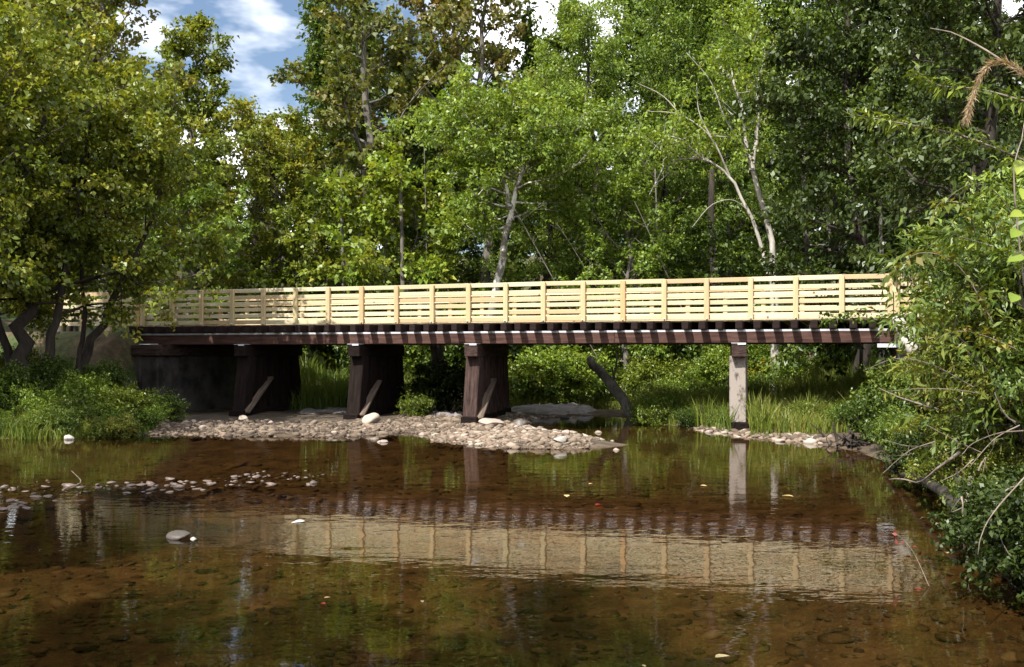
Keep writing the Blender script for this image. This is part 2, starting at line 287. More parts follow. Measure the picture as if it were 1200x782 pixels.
# ------------------------------------------------------------------ ground, water
def axis(lo, hi, step, far_lo, far_hi):
    mid = list(np.arange(lo, hi + 1e-6, step)); a, st = mid[-1], step
    while a < far_hi: st *= 1.35; a += st; mid.append(a)
    a, st = mid[0], step
    while a > far_lo: st *= 1.35; a -= st; mid.insert(0, a)
    return np.array(mid)
xs = axis(-18, 16, 0.22, -700, 700); ys = axis(-1, 42, 0.22, -120, 900)
gxx, gyy = np.meshgrid(xs, ys); gzz = hgt(gxx, gyy)
nx, ny = len(xs), len(ys); idx = np.arange(nx * ny).reshape(ny, nx)
GQ = np.stack([idx[:-1, :-1], idx[:-1, 1:], idx[1:, 1:], idx[1:, :-1]], -1).reshape(-1, 4)
def groundcol(t, tc):
    o = tc.outputs['Object']; sep = N(t, 'ShaderNodeSeparateXYZ'); t.links.new(o, sep.inputs[0])
    n = noise(t, o, 3, 6, 0.7); n2 = noise(t, o, 0.5, 4, 0.6)
    litter = ramp(t, n, [(0.3, (0.028, 0.020, 0.012)), (0.55, (0.085, 0.060, 0.034)), (0.75, (0.15, 0.105, 0.06))])
    moss = ramp(t, n, [(0.3, (0.02, 0.035, 0.01)), (0.7, (0.07, 0.10, 0.025))])
    land = mixc(t, ramp(t, n2, [(0.42, (0, 0, 0)), (0.58, (1, 1, 1))]), litter, moss)
    shore = ramp(t, n, [(0.3, (0.035, 0.026, 0.018)), (0.7, (0.115, 0.088, 0.062))])
    bed = ramp(t, noise(t, o, 2.2, 6, 0.72), [(0.3, (0.035, 0.022, 0.010)), (0.52, (0.105, 0.066, 0.031)), (0.75, (0.19, 0.13, 0.065))])
    z = sep.outputs[2]
    def band(a, b): mr = N(t, 'ShaderNodeMapRange'); mr.inputs[1].default_value = a; mr.inputs[2].default_value = b; t.links.new(z, mr.inputs[0]); return mr.outputs[0]
    return mixc(t, band(0.22, 0.5), mixc(t, band(-0.06, 0.04), bed, shore), land)
M['ground'] = pbr('ground', groundcol, 0.95, bump_n(7, 0.7, 0.05))
ground = struct(obj('ground', mesh('ground', np.stack([gxx, gyy, gzz], -1).reshape(-1, 3), [GQ], M['ground'], None, True)))
def watermat():
    m, t, out = newmat('water'); tc = N(t, 'ShaderNodeTexCoord'); o = tc.outputs['Object']
    a = noise(t, o, 2.2, 3, 0.5, (0.7, 1.3, 1)); b = noise(t, o, 9.0, 2, 0.5, (0.7, 1.5, 1)); big = noise(t, o, 0.35, 2)
    h = math_(t, 'ADD', math_(t, 'MULTIPLY', a, 0.6), math_(t, 'MULTIPLY', math_(t, 'MULTIPLY', b, 0.16), ramp(t, big, [(0.35, (0.25, 0.25, 0.25)), (0.65, (1, 1, 1))])))
    bp = N(t, 'ShaderNodeBump'); bp.inputs['Strength'].default_value = 1.0; bp.inputs['Distance'].default_value = 0.0058; t.links.new(h, bp.inputs['Height'])
    fr = N(t, 'ShaderNodeFresnel'); fr.inputs['IOR'].default_value = 1.333; t.links.new(bp.outputs[0], fr.inputs['Normal'])
    tr = N(t, 'ShaderNodeBsdfTransparent'); tr.inputs['Color'].default_value = (0.56, 0.47, 0.335, 1)
    g = N(t, 'ShaderNodeBsdfGlossy'); g.inputs['Roughness'].default_value = 0.015; g.inputs['Color'].default_value = (1, 1, 1, 1); t.links.new(bp.outputs[0], g.inputs['Normal'])
    mxs = N(t, 'ShaderNodeMixShader'); t.links.new(fr.outputs[0], mxs.inputs[0]); t.links.new(tr.outputs[0], mxs.inputs[1]); t.links.new(g.outputs[0], mxs.inputs[2])
    t.links.new(mxs.outputs[0], out.inputs['Surface']); return m
M['water'] = watermat()
wx = np.linspace(-22, 12, 18); wy = np.linspace(-30, 34, 33); WX, WY = np.meshgrid(wx, wy); wi = np.arange(WX.size).reshape(WX.shape)
WQ = np.stack([wi[:-1, :-1], wi[:-1, 1:], wi[1:, 1:], wi[1:, :-1]], -1).reshape(-1, 4)
water = struct(obj('water', mesh('water', np.stack([WX, WY, np.zeros_like(WX)], -1).reshape(-1, 3), [WQ], M['water'], None, True)))

# ------------------------------------------------------------------ bridge
BR = thing('footbridge', 'long timber footbridge with new pale plank railing on a dark old railway trestle', 'bridge', (0, OY, 0), -ANG)
POSTPX = [166, 202, 238, 274, 312, 350, 390, 431, 472, 514, 557, 601, 646, 692, 740, 787, 838, 887, 939, 992, 1043]
NB = 20; S0, S1 = s_of(166), s_of(1043); BAY = (S1 - S0) / NB
ZT, ZB = 3.87, 2.78; W0, W1 = 0.10, 3.95
ROWS = [3.805, 3.605, 3.425, 3.243, 3.058, 2.868]; BH = [0.115, 0.105, 0.105, 0.107, 0.110, 0.122]
bmesh_cache = {}
def board(parent, s, e, z, hgt_, wv, seed, name='rail_board'):
    k = (round(e - s, 3), hgt_, seed % 5)
    if k not in bmesh_cache: bmesh_cache[k] = boxmesh('rail_board', (e - s - 0.006, 0.038, hgt_), M['pine'], 0.006, seed % 5, 0.003)
    o = obj(name, bmesh_cache[k], parent, ((s + e) / 2, wv, z)); o.rotation_euler = (0, random.uniform(-0.0035, 0.0035), 0); return o
random.seed(3)
def railing(parent, s0, nb, bay, wv, side, seed=0):
    """side -1: posts stand outside (towards the camera), +1 the other way."""
    r = random.Random(seed); pm = boxmesh('rail_post', (0.125, 0.088, ZT - ZB - 0.02), M['pine_post'], 0.008)
    for i in range(nb + 1):
        o = obj('rail_post', pm, parent, (s0 + i * bay + r.uniform(-.012, .012), wv + side * 0.066, (ZT + ZB) / 2 - 0.01 + r.uniform(-.006, .006))); o.rotation_euler = (0, r.uniform(-.006, .006), 0)
    for k, (z, hh) in enumerate(zip(ROWS, BH)):
        i = 0
        while i < nb:
            n = min(r.choice([1, 2, 2, 3] if i else [1, 2]), nb - i)
            board(parent, s0 + i * bay, s0 + (i + n) * bay, z + r.uniform(-.008, .008), hh, wv, r.randint(0, 99)); i += n
railing(BR, S0, NB, BAY, W0, -1, 5)
railing(BR, S0, NB, BAY, W1 + 0.04, 1, 6)
# ties, decking, stringers
SPT = BAY * 0.41; tie_s = np.arange(S0 - 0.05, S1 + 0.12, SPT); tie_me = [boxmesh('tie', (0.165, 4.75, 0.205), M['tie'], 0.012, q, 0.008) for q in range(4)]
for i, s in enumerate(tie_s):
    o = obj('tie', tie_me[i % 4], BR, (s + random.uniform(-.02, .02), 2.02 + random.uniform(-.05, .05), 2.652)); o.rotation_euler = (0, 0, random.uniform(-.012, .012))
pl_me = [boxmesh('deck_plank', (0.138, 3.80, 0.034), M['pine'], 0.004, q, 0.001) for q in range(3)]
sp = S0 - 0.08
while sp < S1 + 0.1:
    obj('deck_plank', pl_me[random.randint(0, 2)], BR, (sp, 2.04, 2.777)); sp += 0.146
for wv in (0.17, 1.15, 2.35, 3.35):
    cuts = [S0 - 0.25, s_of(432), s_of(720), S1 + 0.3] if wv < 1 else [S0 - 0.25, s_of(568), S1 + 0.3]
    for a, b in zip(cuts[:-1], cuts[1:]): beam('stringer', (a + 0.003, wv, 2.375), (b - 0.003, wv, 2.375), 0.30, 0.335, M['creosote'], BR, int(wv * 9))
fl = boxmesh('flashing', (S1 - S0 + 0.5, 0.006, 0.05), M['zinc'], 0.001)
obj('flashing', fl, BR, ((S0 + S1) / 2, 0.012, 2.523))
bolt_me = None
for i in range(NB + 1):
    if bolt_me is None:
        g = Geo(); g.tube([(0, 0.03, 0), (0, -0.012, 0)], [0.022, 0.022], 8); bolt_me = g.mesh('bolt', M['bolt'])
    obj('bolt', bolt_me, BR, (S0 + i * BAY, W0 - 0.12, 2.83))
# bents
SKEW = 0.117                                # the bents stand along the stream, a little askew to the deck
def bent(px, cap_mat, post_mat, brace=True, batter=0.34, seed=0, cap_z=2.03):
    from mathutils import Matrix
    s0 = s_of(px); P = lambda wv, z, ds=0.0: (s0 + ds - SKEW * wv, wv, z)
    cap = beam('pier_cap', P(-0.38, cap_z), P(3.6, cap_z), 0.36, 0.34, cap_mat, BR, seed); r = random.Random(seed)
    def sub(o):
        m = MATS.get(o.name) or Matrix.Translation(o.location); o.parent = cap; o.matrix_basis = MATS[cap.name].inverted() @ m; return o
    zg = [float(hgt(*bpt(s0 - SKEW * q, q)[:2])) for q in (-0.3, 0.8, 1.6, 2.5, 3.4)]
    for q, (wt, bt, zz) in enumerate(zip((0.10, 0.85, 1.6, 2.35, 3.1), (-batter, -0.12, 0.0, 0.12, batter), zg)):
        sub(beam('pier_post', P(wt + bt, min(zz, 0.4) - 0.25, r.uniform(-.02, .02)), P(wt, cap_z - 0.16, r.uniform(-.02, .02)), 0.40, 0.40, post_mat, BR, seed * 7 + q, (1, 0, 0)))
    zs = max(0.12, zg[1]); sub(beam('sill', P(-0.62, zs), P(3.8, zs), 0.44, 0.26, M['bent_shaded'], BR, seed))
    if brace:
        sub(beam('sway_brace', P(-0.42, zg[0] + 0.10, 0.255), P(0.95 + r.uniform(-.15, .3), 1.22 + r.uniform(-.12, .12), 0.245), 0.075, 0.20, M['brace'], BR, seed, (1, 0, 0)))
        sub(beam('sway_brace', P(3.3, 0.35, -0.245), P(0.3, 1.72, -0.245), 0.07, 0.22, M['bent_shaded'], BR, seed + 1, (1, 0, 0)))
    sub(obj('flashing', boxmesh('flashing', (0.36, 0.30, 0.012), M['zinc'], 0.001), BR, P(-0.235, cap_z + 0.178)))
    sub(obj('flashing', boxmesh('flashing', (0.20, 0.008, 0.045), M['zinc'], 0.001), BR, P(-0.392, cap_z + 0.158, 0.06)))
    return cap
bpy.context.view_layer.update()
bent(288, M['bent_shaded'], M['bent_shaded'], True, 0.42, 1)
bent(420, M['bent_shaded'], M['bent_shaded'], True, 0.42, 2)
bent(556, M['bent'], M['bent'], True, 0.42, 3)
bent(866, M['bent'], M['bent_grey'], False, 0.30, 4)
# abutments
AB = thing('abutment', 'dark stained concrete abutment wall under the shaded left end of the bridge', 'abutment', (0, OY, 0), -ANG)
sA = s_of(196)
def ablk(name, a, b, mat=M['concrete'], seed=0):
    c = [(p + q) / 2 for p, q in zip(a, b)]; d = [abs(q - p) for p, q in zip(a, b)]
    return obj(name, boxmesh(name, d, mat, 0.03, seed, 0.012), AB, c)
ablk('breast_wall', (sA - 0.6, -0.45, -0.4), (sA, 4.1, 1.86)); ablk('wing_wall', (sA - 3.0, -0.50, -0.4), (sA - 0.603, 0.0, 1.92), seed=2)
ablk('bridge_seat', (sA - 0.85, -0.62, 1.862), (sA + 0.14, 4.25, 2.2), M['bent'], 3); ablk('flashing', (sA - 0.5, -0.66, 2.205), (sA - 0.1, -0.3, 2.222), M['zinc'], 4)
AB2 = thing('abutment', 'low timber and concrete abutment under the right end of the bridge behind shrubs', 'abutment', (0, OY, 0), -ANG)
c_ = obj('breast_wall', boxmesh('breast_wall', (0.7, 4.0, 2.3), M['concrete'], 0.03, 5, 0.012), AB2, (S1 + 0.5, 1.55, 1.0))
obj('flashing', boxmesh('flashing', (0.5, 0.012, 0.09), M['zinc'], 0.001), AB2, (S1 - 0.05, -0.48, 2.14))
# approach railings
for nm, s0, nb, lab in (('approach_railing', S0 - 0.16 - 3 * BAY, 3, 'short plank railing on the left bank leading to the bridge, behind the dark trunks'), ('approach_railing', S1 + 0.16, 2, 'short plank railing past the right end of the bridge, half hidden by leaves')):
    ap = thing(nm, lab, 'railing', bpt(s0, 0), -ANG, 'approach railings')
    railing(ap, 0, nb, BAY, W0, -1, 11 + nb)
    for k in range(nb + 1): obj('post_foot', boxmesh('post_foot', (0.12, 0.085, 0.5), M['pine_post'], 0.006), ap, (k * BAY, W0 - 0.066, 2.52))

# ------------------------------------------------------------------ plants: generators
def leaves(P, A, Nn, size, ratio, rng, fold=0.22, szvar=0.45):
    """P base points, A leaf axes, Nn rough normals -> vertices, quads."""
    n = len(P); A = nrm(A); S = nrm(np.cross(A, Nn)); U = np.cross(S, A)
    l = size * (1 - szvar + 2 * szvar * rng.random(n))[:, None]; wd = l * ratio * 0.5
    droop = U * l * (-0.12 - 0.15 * rng.random(n)[:, None])
    v0 = P; v1 = P + A * l * 0.45 + S * wd + U * wd * fold * 2; v2 = P + A * l + droop; v3 = P + A * l * 0.45 - S * wd + U * wd * fold * 2
    V = np.stack([v0, v1, v2, v3], 1).reshape(-1, 3); Q = np.arange(n * 4).reshape(-1, 4)
    return V, Q
def crown(name, tw_p, tw_d, tw_l, per, size, ratio, mat, rng, droop=0.25, twig_mat=None, upn=0.8, scatter=0.1, fold=0.22):
    n = len(tw_p); i = np.repeat(np.arange(n), per); m = len(i)
    u = rng.random(m) ** 0.8; P = tw_p[i] + tw_d[i] * (u * tw_l[i])[:, None] + rng.normal(0, scatter, (m, 3)) * np.array([1, 1, 0.7])
    A = tw_d[i] * 0.55 + rng.normal(0, 0.6, (m, 3)) + np.array([0, 0, -droop]); Nn = rng.normal(0, 0.55, (m, 3)) + np.array([0, 0, upn])
    V, Q = leaves(P, A, Nn, size, ratio, rng, fold)
    tone = rng.random(n)[i] * 0.45 + rng.random(m) * 0.55
    me = mesh(name, V, [Q], mat, tone)
    return me
def gen_tree(seed, stems, R, base=0.3, n1=20, n2=6, n3=5, per=22, size=0.12, ratio=0.6, mat=None, bark=None, up=(0.1, 0.9), droop=0.25, profile='round', twl=(0.35, 0.75), curve=0.25, sides=8, scatter=0.1, upn=0.8, limb_r=0.45, flat=1.0, gap=0.0):
    """stems: list of (points, base radius). Returns trunk mesh, crown mesh in the tree's own frame."""
    rng = np.random.default_rng(seed); g = Geo(); TP, TD, TL = [], [], []
    per_stem = max(1, n1 // len(stems))
    for (pts, r0) in stems:
        P = spline(pts, 14); P[1:] += rng.normal(0, r0 * 0.35, (13, 3)) * np.array([1, 1, 0.2]); tt = np.linspace(0, 1, 14); rad = r0 * (1 - tt * 0.86) ** 0.9; rad[0] *= 1.35; rad[1] *= 1.08
        g.tube(P, rad, sides); Ht = np.linalg.norm(np.diff(P, axis=0), axis=1).sum(); ax0 = rng.random() * 6.28
        for k in range(per_stem):
            q = (k + rng.random() * 0.8) / per_stem; f = base + (0.99 - base) * q
            x = f * 13; a = min(int(x), 12); p0 = P[a] * (1 - x + a) + P[a + 1] * (x - a); rr = r0 * (1 - f * 0.86) ** 0.9
            az = ax0 + k * 2.4 + rng.normal(0, 0.35)
            prof = {'round': math.sin(math.pi * (0.22 + 0.66 * q)), 'cone': 1.0 - 0.75 * q, 'vase': 0.55 + 0.45 * math.sin(math.pi * (0.1 + 0.75 * q)), 'column': 0.8 - 0.35 * q}[profile]
            Ln = R * prof * (0.7 + 0.5 * rng.random()); el = up[0] + (up[1] - up[0]) * q + rng.normal(0, 0.15)
            if rng.random() < gap: continue
            d0 = np.array([math.cos(az) * math.cos(el), math.sin(az) * math.cos(el), math.sin(el) * flat]); t5 = np.linspace(0, 1, 6)[:, None]
            Lp = p0 + d0 * Ln * t5 + np.array([0, 0, 1.0]) * curve * Ln * t5 ** 2 + np.cumsum(rng.normal(0, 0.035 * Ln, (6, 3)), 0) * (t5 > 0)
            r1 = min(rr * 0.7, max(0.012, limb_r * rr)); g.tube(Lp, r1 * (1 - 0.85 * t5[:, 0]), 5)
            for j in range(n2):
                gq = 0.22 + 0.78 * (j + rng.random()) / n2; y = min(gq, 0.999) * 5; b = int(y); s0 = Lp[b] * (1 - y + b) + Lp[b + 1] * (y - b)
                ld = nrm(Lp[b + 1] - Lp[b]); side = rng.normal(0, 1, 3); side[2] *= 0.5; d1 = nrm(ld * 0.75 + nrm(side) * 0.75 + np.array([0, 0, 0.12]))
                L2 = Ln * (0.20 + 0.30 * (1 - gq * 0.6)) * (0.7 + 0.6 * rng.random())
                Sp = s0 + d1 * L2 * np.array([0, 0.5, 1.0])[:, None] + np.array([[0, 0, 0], [0, 0, 0.02 * L2], [0, 0, -0.04 * L2]]) + rng.normal(0, 0.03 * L2, (3, 3)) * np.array([[0], [1], [1]])
                g.tube(Sp, np.array([r1 * 0.38 + 0.004, r1 * 0.22 + 0.003, 0.003]), 3)
                for _ in range(n3):
                    u = 0.15 + 0.85 * rng.random(); sp_ = Sp[0] * (1 - u) + Sp[2] * u; dd = nrm(d1 * 0.6 + rng.normal(0, 0.55, 3) * np.array([1, 1, 0.6]) + np.array([0, 0, 0.05]))
                    TP.append(sp_); TD.append(dd); TL.append(twl[0] + (twl[1] - twl[0]) * rng.random())
    TP, TD, TL = np.array(TP), np.array(TD), np.array(TL)
    tm = g.mesh('trunk', bark); cm = crown('crown', TP, TD, TL, per, size, ratio, mat, rng, droop, None, upn, scatter)
    return tm, cm
def stem(H, r, lean=(0, 0), wob=0.03, seed=0, z0=-0.3):
    rng = np.random.default_rng(seed + 900); n = 6; t = np.linspace(0, 1, n)
    p = np.stack([lean[0] * t ** 1.3 + rng.normal(0, wob * H, n) * (t > 0) * t, lean[1] * t ** 1.3 + rng.normal(0, wob * H, n) * t, z0 + (H - z0) * t], -1)
    return (p, r)
def plant(name, meshes, label, cat, x, y, rz=0.0, scale=1.0, group=None, z=None, parts=('trunk', 'crown'), sz=None, mats=None):
    zz = float(hgt(x, y)) if z is None else z
    o = thing(name, label, cat, (x, y, zz - 0.03), rz, group); o.scale = (scale, scale, scale * (sz or 1.0))
    for k, (pn, me) in enumerate(zip(parts, meshes)):
        c = obj(pn, me, o)
        if mats and mats[k]: c.material_slots[0].link = 'OBJECT'; c.material_slots[0].material = mats[k]
    return o

# ------------------------------------------------------------------ woodland
PT = {}
PT['maple'] = gen_tree(11, [stem(9.5, 0.20, (0.3, 0.2), 0.03, 1)], 3.4, 0.22, 24, 6, 5, 24, 0.15, 0.75, M['leaf_green'], M['bark_grey'], (0.05, 1.0), 0.3)
PT['maple_tall'] = gen_tree(12, [stem(15, 0.26, (0.5, 0.3), 0.02, 2)], 3.6, 0.25, 30, 6, 5, 24, 0.17, 0.7, M['leaf_green'], M['bark_grey'], (0.1, 1.0), 0.3, 'column')
PT['poplar'] = gen_tree(13, [stem(17, 0.28, (0.4, 0.2), 0.015, 3)], 3.5, 0.35, 26, 6, 4, 17, 0.20, 0.85, M['leaf_brown'], M['bark_grey'], (0.25, 1.1), 0.4, 'round', (0.3, 0.6), 0.2, 8, 0.13, 0.4, gap=0.15)
PT['locust'] = gen_tree(14, [stem(14, 0.2, (-0.5, 0.3), 0.02, 4)], 3.7, 0.22, 28, 7, 6, 26, 0.13, 0.38, M['leaf_green'], M['bark_dark'], (0.15, 0.95), 0.5, 'column', (0.4, 0.9), 0.15, 8, 0.10, 0.6)
PT['wood'] = gen_tree(15, [stem(16, 0.26, (0.3, -0.4), 0.02, 5)], 3.9, 0.12, 32, 6, 4, 24, 0.24, 0.6, M['leaf_mid'], M['bark_dark'], (0.0, 1.0), 0.3, 'column', (0.4, 0.9), 0.2, 6, 0.16)
PT['understorey'] = gen_tree(16, [stem(5.0, 0.06, (0.5, 0.2), 0.04, 6)], 2.3, 0.12, 16, 5, 4, 18, 0.15, 0.7, M['leaf_yellow'], M['bark_grey'], (-0.05, 0.7), 0.15, 'round', (0.3, 0.6), 0.05, 6, 0.08, 1.2)
PT['dark'] = gen_tree(17, [stem(12, 0.2, (0.3, 0.4), 0.025, 7)], 3.8, 0.15, 30, 7, 5, 22, 0.15, 0.55, M['leaf_shaded'], M['bark_dark'], (-0.1, 0.8), 0.4, 'column', (0.4, 0.8), 0.0, 6, 0.12)
# left bank
lt = gen_tree(21, [(np.array([(0, 0, -0.4), (-0.12, 0, 1.0), (-0.05, 0.1, 2.4), (0.1, 0.2, 4.5), (0.2, 0.4, 8.6)]), 0.26), (np.array([(0.25, 0.1, -0.3), (0.5, 0.1, 1.2), (0.75, 0.2, 2.6), (1.3, 0.1, 5.0), (1.7, 0, 7.2)]), 0.15), (np.array([(-0.2, 0, -0.3), (-0.8, 0.1, 1.8), (-1.6, 0.2, 4.0), (-2.2, 0, 7.0)]), 0.13)],
              3.4, 0.42, 42, 6, 5, 26, 0.115, 0.8, M['leaf_olive'], M['bark_dark'], (0.12, 0.9), 0.35, 'round', (0.35, 0.7), 0.1)
plant('bank_tree', lt, 'dark multi-stemmed tree with olive leaves on the left bank in front of the railing', 'tree', gx(32, 25.5), 25.5)
lt2 = gen_tree(22, [(np.array([(0, 0, -0.3), (0.3, 0, 0.9), (1.0, 0.1, 2.2), (1.7, 0.3, 3.8), (2.3, 0.3, 6.0)]), 0.15), (np.array([(0.1, 0, 0.3), (0.2, 0.1, 1.6), (0.1, 0.2, 3.6), (0.3, 0.2, 6.6)]), 0.08)],
              2.6, 0.56, 24, 6, 5, 24, 0.115, 0.8, M['leaf_olive'], M['bark_dark'], (0.15, 0.8), 0.35, 'round', (0.3, 0.6), 0.1)
plant('bank_tree', lt2, 'slim dark tree leaning right across the left end of the railing', 'tree', gx(88, 26.5), 26.5)
plant('maple_tree', PT['maple'], 'olive-leaved tree at the far left edge on the near bank', 'tree', -15.5, 24.0, 1.0, 1.05, mats=(M['bark_dark'], M['leaf_olive']))
plant('maple_tree', PT['maple_tall'], 'tall brownish thin-leaved tree behind the left bank, against the open sky', 'tree', gx(70, 37), 37, 2.0, 1.02, mats=(None, M['leaf_brown']))
plant('maple_tree', PT['poplar'], 'rusty sparse tree leaning over the left edge of the sky gap', 'tree', gx(128, 36), 36, 3.2, 0.88, mats=(None, M['leaf_brown']))
plant('maple_tree', PT['maple_tall'], 'slender green tree whose pointed top stands in the sky gap', 'tree', gx(232, 44), 44, 4.0, 0.93, mats=(None, M['leaf_olive']))
plant('maple_tree', PT['maple'], 'green tree below the sky gap right of the slender pointed one', 'tree', gx(292, 42), 42, 0.5, 1.0, mats=(None, M['leaf_olive']))
plant('maple_tree', PT['maple'], 'yellowish rounded tree closing the right side of the sky gap', 'tree', gx(338, 41), 41, 2.2, 0.84, mats=(None, M['leaf_olive']))
plant('maple_tree', PT['maple'], 'olive tree behind the shaded left end of the bridge', 'tree', gx(180, 36.5), 36.5, 3.0, 0.92, mats=(None, M['leaf_olive']))
plant('young_tree', PT['understorey'], 'pale green sapling over the left third of the railing', 'tree', gx(205, 33.5), 33.5, 1.0, 1.0, mats=(None, M['leaf_green']))
# centre
plant('poplar_tree', PT['poplar'], 'tall sparse brownish tree whose top rises left of centre past the frame', 'tree', gx(425, 43), 43, 0.4, 1.08)
plant('poplar_tree', PT['poplar'], 'tall sparse brownish tree with sky showing through, centre top', 'tree', gx(575, 47), 47, 2.4, 1.10)
plant('poplar_tree', PT['poplar'], 'tall brownish tree between the two sparse tall ones, further back', 'tree', gx(495, 50), 50, 4.4, 1.08)
plant('young_tree', PT['understorey'], 'bright yellow-green sapling above the railing left of the white trunk', 'tree', gx(440, 38), 38, 0.2, 1.35)
plant('young_tree', PT['understorey'], 'bright yellow-green sapling above the railing beside the sky gap tree', 'tree', gx(380, 40), 40, 2.2, 1.3)
plant('young_tree', PT['understorey'], 'broad yellow-green sapling with layered leaves under the tall sparse tree', 'tree', gx(490, 39), 39, 4.2, 1.5, mats=(None, M['leaf_green']))
sy = gen_tree(31, [(np.array([(0, 0, -0.3), (0.05, 0, 2.3), (0.55, 0, 4.3), (0.85, 0.1, 6.0), (1.05, 0.2, 7.2), (1.4, 0.3, 8.2), (1.5, 0.3, 9.2)]), 0.19), (np.array([(0.92, 0.1, 6.2), (0.8, 0.2, 7.2), (0.4, 0.3, 8.4), (0.2, 0.4, 9.4)]), 0.09)],
              3.1, 0.50, 34, 7, 5, 22, 0.14, 0.6, M['leaf_green'], M['bark_white'], (-0.05, 0.8), 0.3, 'round', (0.35, 0.75), 0.1, 9)
plant('sycamore_tree', sy, 'leaning tree with mottled white trunk behind the middle of the railing', 'tree', gx(569, 35), 35)
plant('locust_tree', PT['locust'], 'light green feathery tree right of the white-trunked leaning tree', 'tree', gx(705, 38), 38, 0.6, 1.0)
plant('locust_tree', PT['locust'], 'tall feathery green tree with drooping sprays, top right of centre', 'tree', gx(775, 41), 41, 2.6, 1.12)
plant('locust_tree', PT['locust'], 'feathery green tree behind the leaning white trunk', 'tree', gx(640, 41), 41, 4.1, 0.86)
plant('maple_tree', PT['maple'], 'rounded green tree between the white trunk and the forked pale tree', 'tree', gx(735, 35), 35, 1.2, 0.72)
fk = gen_tree(32, [(np.array([(0, 0, -0.3), (-0.05, 0, 2.5), (-0.05, 0, 4.3), (-0.45, 0, 6.2), (-0.85, 0, 7.8), (-1.2, 0, 9.2), (-1.3, 0.2, 10.6)]), 0.14), (np.array([(-0.75, 0, 7.2), (-0.55, 0, 8.6), (-0.5, 0.1, 10.2), (-0.2, 0.2, 11.5)]), 0.08), (np.array([(-0.05, -0.1, 2.2), (-0.3, -0.1, 4.2), (-0.9, -0.1, 5.9), (-1.5, -0.1, 7.0), (-2.4, -0.1, 7.6), (-3.6, -0.1, 7.4), (-4.1, -0.1, 6.4)]), 0.075)],
              2.2, 0.6, 24, 6, 4, 11, 0.13, 0.6, M['leaf_green'], M['bark_pale'], (0.0, 0.9), 0.3, 'round', (0.3, 0.7), 0.1, 8)
ft = plant('forked_tree', fk, 'pale grey forked tree with bare arching limb, rising behind the railing right of centre', 'tree', gx(908, 32.2), 32.2)
for k, pts in enumerate([[(-1.5, -0.1, 7.0), (-2.2, -0.5, 8.2), (-3.2, -0.6, 8.9), (-4.3, -0.7, 9.0)], [(-2.4, -0.1, 7.6), (-3.3, -0.5, 8.2), (-3.9, -0.6, 8.0), (-4.4, -0.7, 7.2)], [(-0.85, 0, 7.8), (-1.7, -0.4, 8.8), (-2.2, -0.5, 10.0), (-3.0, -0.6, 10.9)], [(-2.2, -0.5, 8.2), (-2.6, -0.6, 9.0), (-2.7, -0.7, 9.9)], [(-3.2, -0.6, 8.9), (-3.8, -0.7, 9.5), (-4.6, -0.7, 9.9)], [(-0.9, -0.1, 5.9), (-1.5, -0.4, 6.2), (-2.2, -0.5, 6.0), (-2.8, -0.5, 5.3)]]):
    g = Geo(); g.tube(spline(pts, 12), np.linspace(0.04 - 0.004 * k, 0.008, 12), 5); obj('branch', g.mesh('branch', M['bark_pale']), ft)
plant('locust_tree', PT['locust'], 'fine green tree behind the forked pale tree, touching the small sky hole', 'tree', gx(850, 42), 42, 5.0, 0.96)
plant('young_tree', PT['understorey'], 'green sapling above the railing at the foot of the forked pale tree', 'tree', gx(950, 36), 36, 3.3, 0.75, mats=(None, M['leaf_green']))
plant('young_tree', PT['understorey'], 'green sapling low behind the railing left of the forked pale tree', 'tree', gx(820, 35.5), 35.5, 5.3, 1.0, mats=(None, M['leaf_mid']))
# right
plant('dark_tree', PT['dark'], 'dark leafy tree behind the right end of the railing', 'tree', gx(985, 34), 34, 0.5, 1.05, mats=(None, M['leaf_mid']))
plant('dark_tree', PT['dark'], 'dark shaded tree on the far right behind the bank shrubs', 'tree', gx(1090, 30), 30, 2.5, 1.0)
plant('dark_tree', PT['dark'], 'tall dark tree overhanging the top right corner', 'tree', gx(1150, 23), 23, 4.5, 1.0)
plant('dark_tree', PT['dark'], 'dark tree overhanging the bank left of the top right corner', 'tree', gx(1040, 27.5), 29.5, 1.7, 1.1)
sl = gen_tree(33, [(np.array([(0, 0, -0.3), (0.02, 0, 3.0), (-0.05, 0, 6.0), (0.0, 0, 9.5)]), 0.085)], 1.8, 0.55, 14, 5, 4, 16, 0.12, 0.6, M['leaf_mid'], M['bark_white'], (0, 0.8))
plant('slim_tree', sl, 'slim tree with straight speckled pale trunk behind the end of the railing', 'tree', gx(1032, 28.5), 28.5)
